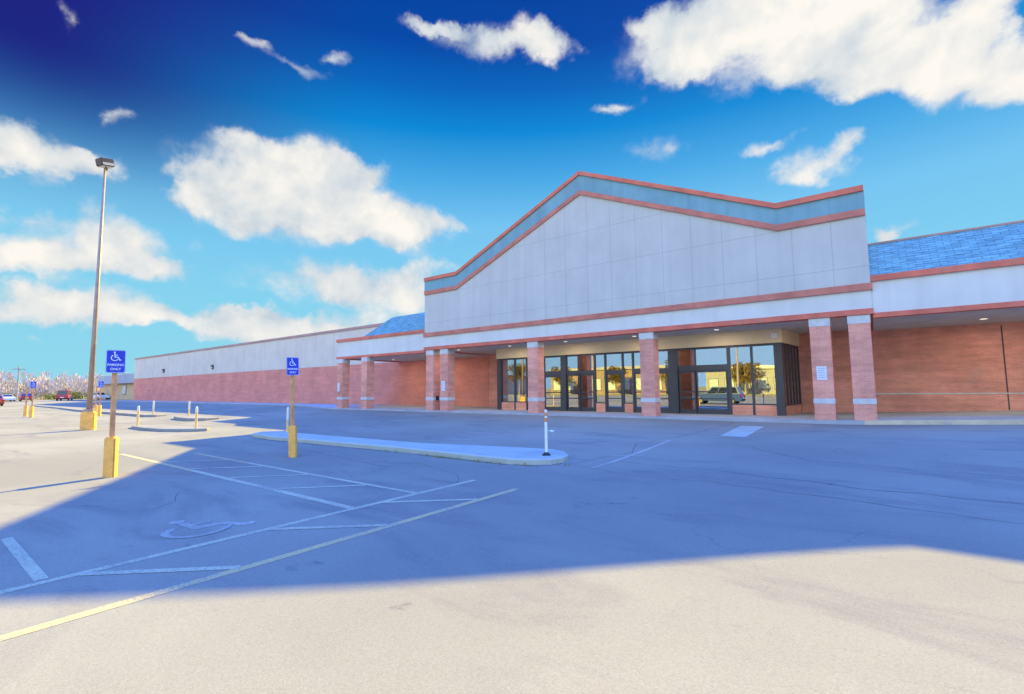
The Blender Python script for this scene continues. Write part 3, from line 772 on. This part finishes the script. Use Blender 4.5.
copy_tree(s1, (-39.46, -10.31, gz(-39, -10.3)), R(100), 'distant parking sign seen edge on, directly behind the lamp post')

# ------------------------------------------------------------------ parking lot lamp
lp = thing('lot_lamp', 'tall thin bronze lamp post on a square yellow concrete base in the lot', 'lamp post', (-19.457, -14.833, gz(-19, -15)), 0)
rm = Matrix.Rotation(R(-25), 4, 'Z')
MB().box(-.26, .26, -.26, .26, -.2, .88, 0, rm).build('concrete_base', M['yellow'], lp, 0.05)
MB().tube([(0, 0, .88), (0, 0, 1.0)], .22, 16).build('base_cover', M['pole'], lp)
MB().tube([(0, 0, 1.0), (0, 0, 6), (0, 0, 13.0)], [.12, .09, .05], 16).build('pole', M['pole'], lp, smooth=True)
hd = bpy.data.objects.new('lamp_head', None)
hm = Matrix.Translation((0, 0, 13.2)) @ Matrix.Rotation(R(15), 4, 'Z') @ Matrix.Rotation(R(14), 4, 'X')
bpy.data.objects.remove(hd)
h = MB(); h.box(-.25, .25, -.29, .29, -.10, .27, 0, hm); h.box(-.05, .05, -.05, .05, -.3, -.12, 0, hm)
hd = h.build('lamp_head', M['lamp_box'], lp, 0.03)
MB().box(-.20, .20, -.24, .24, -.125, -.102, 0, hm).build('lens', M['lens'], hd)
MB().box(.252, .265, -.24, .24, -.07, .05, 0, hm).build('lens', M['lens'], hd)

# ------------------------------------------------------------------ bollards
def bollard(x, y, z, label, yel):
    t = thing('bollard', label, 'bollard', (x, y, z), 0, 'yellow and white island bollards')
    MB().tube([(0, 0, -.1), (0, 0, yel)], .050, 14).build('yellow_post', M['bollard_yellow'], t)
    MB().tube([(0, 0, yel + .001), (0, 0, .90), (0, 0, .965), (0, 0, .985)], [.052, .052, .036, .015], 14).build('white_sleeve', M['cream'], t)
    MB().tube([(0, 0, .0), (0, 0, .035)], .07, 14).build('foot_collar', M['bollard_yellow'], t)
bollard(-7.98, -11.12, -.265, 'slim yellow bollard with long white top behind the shaded wheelchair sign', .48)
bollard(-18.71, -13.10, -.28, 'yellow and white bollard on the left end of the short sunlit island', .74)
bollard(-13.97, -12.21, -.28, 'yellow and white bollard on the right end of the short sunlit island', .74)
bollard(-30.59, -9.0, -.225, 'distant pale bollard at the near end of the long narrow island', .40)
bollard(-25.25, -8.6, -.215, 'distant pale bollard on the small far island, above the short sunlit island', .45)
d = thing('delineator_post', 'white flexible post with orange bands on the rounded end of the concrete island', 'marker post', (4.32, -11.2, -.265))
MB().tube([(0, 0, 0), (0, 0, .02), (0, 0, .05), (0, 0, .075)], [.11, .10, .06, .045], 20).build('rubber_foot', M['black'], d)
MB().tube([(0, 0, .076), (0, 0, .80)], .037, 16).build('white_tube', M['white'], d)
MB().tube([(0, 0, .801), (0, 0, .90)], .0375, 16).build('orange_band', M['orange'], d)
MB().tube([(0, 0, .901), (0, 0, .94)], .0375, 16).build('white_band', M['white'], d)
MB().tube([(0, 0, .941), (0, 0, 1.03)], .0375, 16).build('orange_band', M['orange'], d)
MB().tube([(0, 0, 1.031), (0, 0, 1.08), (0, 0, 1.10)], [.037, .037, .018], 16).build('white_cap', M['white'], d)
lit = MB(); r = random.Random(3)
for k in range(3):
    a = r.uniform(0, 6); c = Vector((1.11 + r.uniform(-.06, .06), -5.95 + r.uniform(-.05, .05), gz(1.1, -5.95) + .01))
    u = Vector((math.cos(a), math.sin(a), .2)) * .10; w = Vector((-math.sin(a), math.cos(a), .35)) * .06
    n = u.cross(w).normalized() * .003
    P = [c - u - w, c + u - w, c + u + w, c - u + w]
    lit.poly([p - n for p in P][::-1]); lit.poly([p + n for p in P])
    for q in range(4): lit.poly([P[q] - n, P[(q + 1) % 4] - n, P[(q + 1) % 4] + n, P[q] + n])
tag(lit.build('paper_litter', M['white']), 'scrap of white litter on the shaded drive behind the orange banded post', 'litter')

# ------------------------------------------------------------------ vehicles
def make_car(loc, rz, body_m, label, tall=1.0, length=4.5, cat='car', name='parked_car'):
    """nose along +X"""
    t = thing(name, label, cat, loc, rz)
    Lh = length / 2; H = 1.62 * tall; W = .90
    low = [(-Lh, .42), (-Lh + .03, .95), (Lh - .95, .98), (Lh - .12, .86), (Lh, .62), (Lh - .02, .32), (-Lh + .05, .30)]
    b = MB().prism(low, -W, W)
    body = b.build('body', body_m, t, 0.05)
    ca = MB(); bt, tp = .955, H
    B = [(-Lh + .06, -W + .04), (Lh - 1.15, -W + .04), (Lh - 1.15, W - .04), (-Lh + .06, W - .04)]
    T = [(-Lh + .42, -W + .18), (Lh - 2.0, -W + .18), (Lh - 2.0, W - .18), (-Lh + .42, W - .18)]
    ca.v = [(x, y, bt) for x, y in B] + [(x, y, tp) for x, y in T]
    ca.f = [(3, 2, 1, 0), (4, 5, 6, 7)] + [(k, (k + 1) % 4, 4 + (k + 1) % 4, 4 + k) for k in range(4)]; ca.fm = [0] * 6
    ca.build('cabin', body_m, t, 0.05)
    def win(k, f0, f1, v0, v1):
        a, b2, c, d2 = Vector(ca.v[k]), Vector(ca.v[(k + 1) % 4]), Vector(ca.v[4 + (k + 1) % 4]), Vector(ca.v[4 + k])
        n = (b2 - a).cross(d2 - a).normalized() * .012
        pt = lambda f, v: (a.lerp(b2, f)).lerp(d2.lerp(c, f), v) + n
        MB().box(0, 0.001, 0, 0.001, 0, .001) if False else None
        m2 = MB(); m2.poly([pt(f0, v0), pt(f1, v0), pt(f1, v1), pt(f0, v1)]); m2.build('window', M['car_glass'], t)
    for k in (0, 2):
        win(k, .06, .36, .15, .88); win(k, .39, .64, .15, .88); win(k, .67, .93, .15, .88)
    win(1, .06, .94, .12, .92); win(3, .08, .92, .2, .9)
    for sx in (-1, 1):
        for s in (-1, 1):
            x = sx * (Lh - .85); o = MB().tube([(x, s * (W - .20), .33), (x, s * (W + .01), .33)], .33, 20).build('wheel', M['tyre'], t)
            MB().tube([(x, s * (W + .011), .33), (x, s * (W + .02), .33)], .20, 16).build('rim', M['rim'], o)
    for s in (-1, 1):
        y = sorted((s * (W - .05), s * (W - .30)))
        MB().box(-Lh - .012, -Lh + .10, y[0], y[1], .70, .94).build('tail_light', M['tail'], t)
        MB().box(Lh - .16, Lh - .045, y[0], y[1], .68, .80).build('headlight', M['head'], t)
    MB().box(-Lh - .03, -Lh + .05, -W + .06, W - .06, .38, .52).build('bumper', M['tyre'], t)
    MB().box(-Lh - .02, -Lh + .02, -.26, .26, .58, .72).build('number_plate', M['sign_white'], t)
    return t
make_car((-126.0, -2.6, gz(-126, -3)), R(175), M['car_red'], 'low red car far off, right beside the two left hand parking signs', .95, 4.2)
make_car((-116.0, 1.4, gz(-116, 1.4)), R(160), M['car_red'], 'taller red vehicle far off, just left of the lamp post', 1.25, 4.6)
make_car((-93.6, -10.6, gz(-93, -11)), R(185), M['car_orange'], 'orange red car cut off by the left edge', 1.0, 4.4)
make_car((-124.0, 8.4, gz(-124, 8)), R(15), M['car_white'], 'white car far off right of the lamp post, before the bushes', .95, 4.4)
make_car((-132.0, -4.6, gz(-132, -5)), R(5), M['car_white'], 'white car far off, left of the low red car', .9, 4.2)
make_car((-2.0, -24.3, gz(-2, -24)), R(180), M['car_blue'], 'dark blue parked car mirrored in the entrance glass', 1.08, 4.7)

# ------------------------------------------------------------------ trees and bushes
def bare_tree(h, seed, spread=1.0, depth=5):
    r = random.Random(seed); tk, tw = MB(), MB()
    def rec(p, d, L, rad, lev):
        q = p + d * L
        mid = p.lerp(q, .5) + Vector((r.uniform(-1, 1), r.uniform(-1, 1), 0)) * L * .05
        (tk if lev < 2 else tw).tube([p, mid, q], [rad, rad * .85, rad * .7], 5 if lev < 2 else 3, 0, False)
        if lev >= depth: return
        for k in range(3 if lev < 3 else 4):
            a = r.uniform(0, 6.28); tl = r.uniform(.3, .75) * spread
            u = d.orthogonal().normalized(); w = d.cross(u)
            nd = (d + (u * math.cos(a) + w * math.sin(a)) * tl + Vector((0, 0, .12))).normalized()
            st = p.lerp(q, r.uniform(.65, 1.0))
            rec(st, nd, L * r.uniform(.6, .8), max(rad * .55, .018), lev + 1)
    rec(Vector((0, 0, 0)), Vector((r.uniform(-.05, .05), r.uniform(-.05, .05), 1)).normalized(), h * .27, h * .020, 0)
    return tk, tw
protos = []
for k in range(3):
    tk, tw = bare_tree(9.0, 20 + k, 1.0 + .1 * k)
    protos.append((tk, tw))
def place_tree(k, x, y, sc, label):
    t = thing('bare_tree', label, 'tree', (x, y, -.5), rnd.uniform(0, 6), 'bare winter trees along the lot edge')
    t.scale = (sc,) * 3
    for nm, mm, key in (('trunk', 'bark', 0), ('crown', 'twig', 1)):
        cache = place_tree.cache.get((k, nm))
        if cache is None:
            o = protos[k][key].build(nm, M[mm], t); place_tree.cache[(k, nm)] = o.data
        else:
            o = bpy.data.objects.new(nm, cache); col.objects.link(o); o.parent = t
place_tree.cache = {}
for k, (x, y, s, lab) in enumerate((
        (-168, 2, 1.30, 'tall bare tree rising above the far low red car'),
        (-160, 18, 1.05, 'bare tree between the lamp post and the utility pole'),
        (-150, -14, 0.9, 'bare tree at the far left edge of the picture'),
        (-165, -6, 1.1, 'bare tree just right of the two left hand parking signs'),
        (-172, 30, 1.0, 'bare tree behind the tan building beyond the long wall'),
        (-158, 10, 1.0, 'bare tree directly behind the lamp post'),
        (-155, -9, 1.0, 'bare tree behind the two left hand parking signs'))):
    place_tree(k % 3, x, y, s, lab)
# the wood behind them reads as one mass
wm = MB()
for k in range(300):
    px, py_ = -190 - rnd.uniform(0, 60), -30 + rnd.uniform(0, 1) * 120; h = rnd.uniform(5.5, 8.5) * rnd.uniform(.75, 1.15); wd_ = h * rnd.uniform(.28, .42)
    wm.tube([(px, py_, -.6), (px, py_, h * .6)], [.16, .07], 4, 0, False)
    for q in range(110):
        a = rnd.uniform(0, 6.28); f = rnd.random(); z = h * (.10 + .85 * f) ; rr_ = wd_ * math.sin(math.pi * min(1, .25 + .75 * f)) ** .7 * rnd.random() ** .5
        x, y = px + rr_ * math.cos(a), py_ + rr_ * math.sin(a); L = rnd.uniform(.7, 1.8); lx, ly = math.cos(a) * L * .45 + rnd.uniform(-.3, .3), math.sin(a) * L * .45 + rnd.uniform(-.3, .3)
        wv = rnd.uniform(.09, .22); b_ = rnd.uniform(0, 6.28)
        wm.poly([(x - wv * math.cos(b_), y - wv * math.sin(b_), z - .5), (x + wv * math.cos(b_), y + wv * math.sin(b_), z - .5), (x + lx, y + ly, z - .5 + L)])
tag(wm.build('far_woods', M['twig']), kind='stuff')
def leaf_ball(mb, c, rx, ry, rz_, n, s, r):
    for k in range(n):
        v = Vector((r.gauss(0, 1), r.gauss(0, 1), r.gauss(0, 1))).normalized() * (r.random() ** .4)
        p = Vector((c[0] + v.x * rx, c[1] + v.y * ry, c[2] + v.z * rz_))
        a = Vector((r.uniform(-1, 1), r.uniform(-1, 1), r.uniform(-1, 1))).normalized(); b = a.orthogonal().normalized()
        sz = s * r.uniform(.6, 1.3)
        mb.poly([p - a * sz, p + b * sz * .6, p + a * sz, p - b * sz * .6])
def bush(x, y, w, h, label, seed, grp='yellowish bushes at the far edge of the lot'):
    r = random.Random(seed); t = thing('bush', label, 'bush', (x, y, -.5), 0, grp)
    mb = MB()
    for k in range(7): leaf_ball(mb, (r.uniform(-w * .4, w * .4), r.uniform(-w * .6, w * .6), h * r.uniform(.3, .6)), w * .3, w * .4, h * .42, 130, .22, r)
    mb.build('foliage', M['bush'], t)
    st = MB()
    for k in range(6): st.tube([(0, 0, 0), (r.uniform(-.5, .5), r.uniform(-.6, .6), h * .7)], [.04, .015], 4)
    st.build('stem', M['bark'], t)
bush(-146, 6.5, 5, 2.6, 'yellow green bush just right of the taller red vehicle', 1)
bush(-147, 14.0, 7, 2.7, 'yellow green bush behind the lamp post base', 2)
bush(-148, -12, 6, 2.4, 'olive bush left of the two left hand parking signs', 3)
bush(-146, -3.5, 5, 2.2, 'yellow bush right of the two left hand parking signs', 4)
bush(-145, 24, 6, 2.4, 'yellow bush before the tan building', 5)

# utility poles
def upole(x, y, h, label):
    t = thing('utility_pole', label, 'utility pole', (x, y, -.5), 0, 'utility poles beyond the lot')
    MB().tube([(0, 0, 0), (0, 0, h)], [.19, .13], 8).build('pole', M['bark'], t)
    MB().box(-.06, .06, -1.2, 1.2, h - .75, h - .6).build('crossarm', M['bark'], t)
    for y2 in (-1.0, -.4, .4, 1.0):
        MB().tube([(0, y2, h - .6), (0, y2, h - .45)], .05, 6).build('insulator', M['paper'], t)
upole(-138, 14.0, 8.5, 'thin utility pole between the lamp post and the nearest sign')
upole(-122, 12.0, 6.8, 'thin utility pole left of the tan building, nearest to it')
upole(-140, -2.2, 8.0, 'thin utility pole above the taller red vehicle')

# tan building past the end of the wing
tb = thing('tan_building', 'tan building with grey roof past the far end of the long brick wall', 'building', (0, 0, 0))
MB().box(-130, -98, 10, 26, -.6, 3.3).build('wall', M['tan_wall'], tb)
rr = MB(); rr.prism([(-131, 3.303), (-97, 3.303), (-99.5, 5.1), (-128.5, 5.1)], 9.2, 26.8); rr.build('roof', M['grey_roof'], tb)
for x in (-103.6, -113.0):
    w = MB().box(x - 1.1, x + 1.1, 9.93, 10.0, 1.0, 3.0).build('window', M['frame'], tb)
    MB().box(x - .98, x + .98, 9.90, 9.928, 1.1, 2.9).build('pane', M['window_body'], w)
MB().box(-121, -119, 9.94, 10.0, -.5, 1.8).build('door', M['frame'], tb)
gb = thing('grey_shed', 'long low grey building far off behind the left hand parking signs', 'building', (0, 0, 0))
MB().box(-176, -168, -36, -13, -.6, 2.6).build('wall', M['grey_roof'], gb)
r2 = MB(); r2.box(-176.4, -167.6, -36.4, -12.6, 2.603, 3.3); r2.build('roof', M['grey_roof'], gb)
wb = thing('white_house', 'pale low house far off between the lamp post and the nearest sign', 'house', (0, 0, 0))
MB().box(-150, -142, 16, 26, -.6, 2.6).build('wall', M['white'], wb)
r3 = MB(); r3.prism([(-150.5, 2.603), (-141.5, 2.603), (-146, 5.2)], 15.5, 26.5); r3.build('roof', M['trim2'], wb)

# across the road behind the camera: what the entrance glass mirrors
def block(x0, x1, y0, y1, h, wm_, rm_, label, nwin):
    b = thing('shop_block', label, 'building', (0, 0, 0))
    MB().box(x0, x1, y0, y1, -.6, h).build('wall', wm_, b)
    MB().box(x0 - .3, x1 + .3, y0 - .3, y1 + .3, h + .003, h + .8).build('roof', rm_, b)
    for k in range(nwin):
        x = x0 + (x1 - x0) * (k + .5) / nwin; w = (x1 - x0) / nwin * .32
        f = MB().box(x - w, x + w, y1 + .004, y1 + .06, .6, h * .62).build('window', M['frame'], b)
        MB().box(x - w + .1, x + w - .1, y1 + .062, y1 + .08, .7, h * .62 - .1).build('pane', M['window_body'], f)
block(-24, 2, -118, -102, 5.5, M['tan'], M['white'], 'tan shop row mirrored in the entrance glass', 7)
block(-70, -34, -116, -100, 6.5, M['orange_wall'], M['tan'], 'rust coloured building mirrored in the entrance glass', 8)
block(-130, -84, -112, -96, 5.0, M['tan'], M['trim2'], 'long tan building mirrored in the left entrance doors', 9)
def leaf_tree(x, y, h, w, seed, label):
    r = random.Random(seed); t = thing('autumn_tree', label, 'tree', (x, y, -.5), 0, 'autumn trees mirrored in the glass')
    MB().tube([(0, 0, 0), (0.1, 0, h * .4), (0, .1, h * .8)], [.22, .16, .05], 8).build('trunk', M['bark'], t)
    mb = MB()
    for k in range(16):
        a = r.uniform(0, 6.28); rr_ = r.uniform(0, w * .42)
        leaf_ball(mb, (rr_ * math.cos(a), rr_ * math.sin(a), h * r.uniform(.4, .88)), w * .22, w * .22, h * .13, 110, .28, r)
    mb.build('crown', M['autumn'], t)
for k, (x, y, h) in enumerate(((8, -97, 9), (-14, -98, 8), (-30, -97, 10), (-46, -95, 8), (-78, -94, 10), (-100, -92, 9), (-62, -93, 9), (16, -99, 8), (0, -96, 7.5), (-118, -91, 10))):
    leaf_tree(x, y, h, h * .8, 60 + k, 'orange autumn tree across the road mirrored in the glass')
for k, x in enumerate((-8, -36, -70)):
    upole(x, -62 - k, 9.5, 'utility pole mirrored in the entrance glass')

# ------------------------------------------------------------------ camera
f_px = 479.676
pitch, roll, yaw = R(4.975), R(-0.606), R(37.032)
cam = bpy.data.objects.new('camera', bpy.data.cameras.new('camera')); col.objects.link(cam)
def ray(u, v):
    a, b = u - 512, v - 347
    c, s = math.cos(-roll), math.sin(-roll); a, b = c * a - s * b, s * a + c * b
    rr_, up2 = a / f_px, -b / f_px
    fw = math.cos(pitch) - math.sin(pitch) * up2; up = math.sin(pitch) + math.cos(pitch) * up2
    c, s = math.cos(yaw), math.sin(yaw)
    return Vector((c * rr_ - s * fw, s * rr_ + c * fw, up))
F = ray(512, 347).normalized(); X = (ray(513, 347) - ray(512, 347)).normalized(); U = (ray(512, 346) - ray(512, 347)).normalized()
mw = Matrix((X, U, -F)).transposed().to_4x4(); mw.translation = Vector((10.789, -21.114, 1.35))
cam.matrix_world = mw
cam.data.sensor_width = 36; cam.data.lens = f_px / 1024 * 36
cam.data.clip_start = 0.1; cam.data.clip_end = 6000
scene.camera = cam

# ------------------------------------------------------------------ sun
to_sun = Vector((-0.33, 1.66, 1.0)).normalized()
sl = bpy.data.lights.new('sun', 'SUN'); sl.energy = 5.0; sl.angle = R(0.53); sl.color = (1.0, 0.81, 0.13)
so = bpy.data.objects.new('sun', sl); col.objects.link(so)
so.rotation_euler = (-to_sun).to_track_quat('-Z', 'Y').to_euler(); so.location = (0, 40, 60)
sun_el = math.asin(to_sun.z); sun_az = math.atan2(to_sun.x, to_sun.y)

# ------------------------------------------------------------------ sky
w = bpy.data.worlds.new('World'); scene.world = w; w.use_nodes = True
t = NT(w.node_tree); bg = w.node_tree.nodes['Background']
sky = t.node('ShaderNodeTexSky', sky_type='NISHITA'); sky.sun_disc = False
sky.sun_elevation = sun_el; sky.sun_rotation = sun_az; sky.ozone_density = 3.0; sky.dust_density = 0.3
dirv = t.node('ShaderNodeTexCoord').outputs['Generated']
sp = t.node('ShaderNodeSeparateXYZ'); t.link(dirv, sp.inputs[0])
el = t.math('ARCSINE', sp.outputs[2])
az = t.math('ARCTAN2', sp.outputs[0], sp.outputs[1])
EXPO = 1.55
K = 2 ** -EXPO
# blue of the air by elevation (degrees / 90)
ramp = t.node('ShaderNodeValToRGB'); e_ = ramp.color_ramp
SKY = [(-2, (.30, .68, .80)), (2, (.28, .68, .82)), (10, (.235, .64, .85)), (19, (.18, .55, .86)), (24, (.07, .40, .78)), (29, (.003, .25, .66)), (33, (.002, .135, .50)), (37, (.001, .066, .38)), (43, (.001, .05, .33)), (58, (.20, 1.28, 7.0)), (90, (.25, 1.4, 7.8))]
e_.interpolation = 'LINEAR'
while len(e_.elements) < len(SKY): e_.elements.new(0.5)
for q, (d_, c_) in zip(e_.elements, SKY):
    q.position = (d_ + 5) / 95.0; q.color = (*c_, 1)
t.link(t.math('DIVIDE', t.math('ADD', el, R(5)), R(95)), ramp.inputs[0])
air = ramp.outputs[0]
# violet deepening to the upper left, away from the sun
side = t.math('MULTIPLY', t.sstep(az, R(-52), R(-84)), t.sstep(el, R(14), R(29)))
air = t.mix(t.math('MULTIPLY', side, 0.97), air, (.012, .010, .20))
# paler, brighter sky on the side lit from the front (behind the viewer)
back = t.sstep(t.vmath('DOT_PRODUCT', dirv, (0.45, -0.89, 0.0)), 0.0, 0.8)
bk = t.mix(t.sstep(el, R(6), R(18)), (.70, 1.15, 1.6), (1.5, 2.05, 2.8))
bk = t.mix(t.sstep(el, R(36), R(60)), bk, (.22, 1.28, 7.0))
air = t.mix(back, air, bk)
# clouds: (centre px of the photograph turned into directions, half sizes, strength)
CL = [(250,172,78,36,1),(300,160,72,32,1),(330,195,80,44,1),(232,205,58,34,1),(365,218,80,28,.95),(290,222,95,30,1),(405,230,52,24,.85),(372,165,42,15,.7),(190,190,30,30,.8),
 (330,282,95,22,.7),(300,325,95,16,.8),(400,300,66,30,1),(440,268,45,14,.5),(300,335,90,14,.9),(240,320,60,14,.7),(455,225,24,10,.4),
 (40,155,72,28,1),(5,140,45,30,1),(95,168,44,18,.8),(25,250,68,28,1),(115,242,75,30,1),(150,266,50,16,.9),(20,212,42,14,.7),(60,262,60,18,.9),
 (110,303,90,22,1),(40,300,52,18,.9),(160,313,60,12,.8),(10,315,40,12,.8),(20,338,18,5,.4),
 (300,68,58,12,.75),(245,42,30,8,.6),(340,58,26,9,.75),(75,20,13,20,.38),(115,115,20,12,.5),(505,38,66,18,.8),(545,46,34,18,.95),(440,25,40,9,.7),(210,65,20,6,.2),
 (700,30,85,44,1.1),(775,20,100,58,1.1),(850,40,95,50,1.1),(905,65,75,34,1),(655,22,34,22,1),(965,70,75,34,1),(1005,92,40,22,1),(985,8,60,26,1),(870,85,70,16,.8),(690,65,50,22,.9),(1060,60,60,50,1),
 (645,147,44,19,.6),(815,162,46,22,.75),(848,143,28,14,.8),(795,182,30,14,.6),(620,104,24,8,.55),(770,140,36,11,.7),(840,10,120,30,1),(820,62,120,30,1),(960,50,60,34,1),
 (898,222,34,15,1),(885,236,22,14,.9)]
def dirof(u, v):
    d = ray(u, v).normalized(); return math.atan2(d.x, d.y), math.asin(d.z)
vec = t.node('ShaderNodeCombineXYZ'); t.link(az, vec.inputs[0]); t.link(el, vec.inputs[1])
pv = vec.outputs[0]
wn = t.node('ShaderNodeTexNoise'); t.link(dirv, wn.inputs['Vector']); wn.inputs['Scale'].default_value = 9.0; wn.inputs['Detail'].default_value = 6; wn.inputs['Roughness'].default_value = 0.6
warp = t.vmath('ADD', pv, t.scale(t.vmath('SUBTRACT', wn.outputs['Color'], (.5, .5, .5)), (0.16, 0.10, 0.0)))
acc = None
for (u, v, rx, ry, s_) in CL:
    a0, e0 = dirof(u, v); a1, _ = dirof(u + rx * .5, v); a2, _ = dirof(u - rx * .5, v); _, e1 = dirof(u, v - ry * .5); _, e2 = dirof(u, v + ry * .5)
    mp = t.node('ShaderNodeMapping', vector_type='TEXTURE'); t.link(warp, mp.inputs[0])
    mp.inputs['Location'].default_value = (a0, e0, 0); mp.inputs['Scale'].default_value = (abs(a1 - a2) * 1.2, abs(e1 - e2) * 1.2, 1)
    gr = t.node('ShaderNodeTexGradient', gradient_type='SPHERICAL'); t.link(mp.outputs[0], gr.inputs[0])
    acc = t.math('MULTIPLY_ADD', gr.outputs['Fac'], s_, acc if acc is not None else 0.0)
acc = t.math('MINIMUM', acc, 1.3)
fb = t.noise(dirv, 8.5, 8.0, 0.53, 0.25)
fb2 = t.noise(t.vmath('ADD', dirv, (-0.004, 0.02, 0.028)), 8.5, 8.0, 0.53, 0.25)
dens = t.math('MULTIPLY_ADD', t.math('SUBTRACT', fb, 0.5), 2.0, acc)
alpha = t.sstep(dens, 0.10, 0.85)
alpha = t.math('MULTIPLY', alpha, t.sstep(acc, 0.0, 0.40))
lump = t.math('MULTIPLY', t.math('SUBTRACT', fb, fb2), 2.0)
thick = t.sstep(dens, 0.4, 1.9)
soft = t.sstep(t.noise(dirv, 5.0, 4.0, 0.5), 0.36, 0.64, -0.16, 0.16)
lit_ = t.math('ADD', t.math('ADD', t.math('MULTIPLY_ADD', thick, 0.45, 0.44), soft), lump, clamp=True)
cc = t.mix(lit_, (.50, .60, .68), (.985, .94, .86))
air = t.mix(alpha, air, cc)
fin = t.mix(1.0, air, (K, K, K), 'MULTIPLY')
fin = t.vmath('SCALE', fin); 
w.node_tree.nodes[-1].inputs['Scale'].default_value = 1 / 0.10
fin = t.vmath('ADD', fin, t.scale(sky.outputs[0], (0.004, 0.006, 0.012)))
t.link(fin, bg.inputs['Color']); bg.inputs['Strength'].default_value = 0.10
w.cycles.sampling_method = 'MANUAL'; w.cycles.sample_map_resolution = 512

# ------------------------------------------------------------------ view
vs = scene.view_settings
vs.view_transform = 'Standard'; vs.look = 'None'; vs.gamma = 1.0; vs.exposure = EXPO; vs.use_curve_mapping = False
scene.cycles.max_bounces = 6; scene.cycles.diffuse_bounces = 3; scene.cycles.glossy_bounces = 3; scene.cycles.transparent_max_bounces = 8
scene.cycles.caustics_reflective = False; scene.cycles.caustics_refractive = False
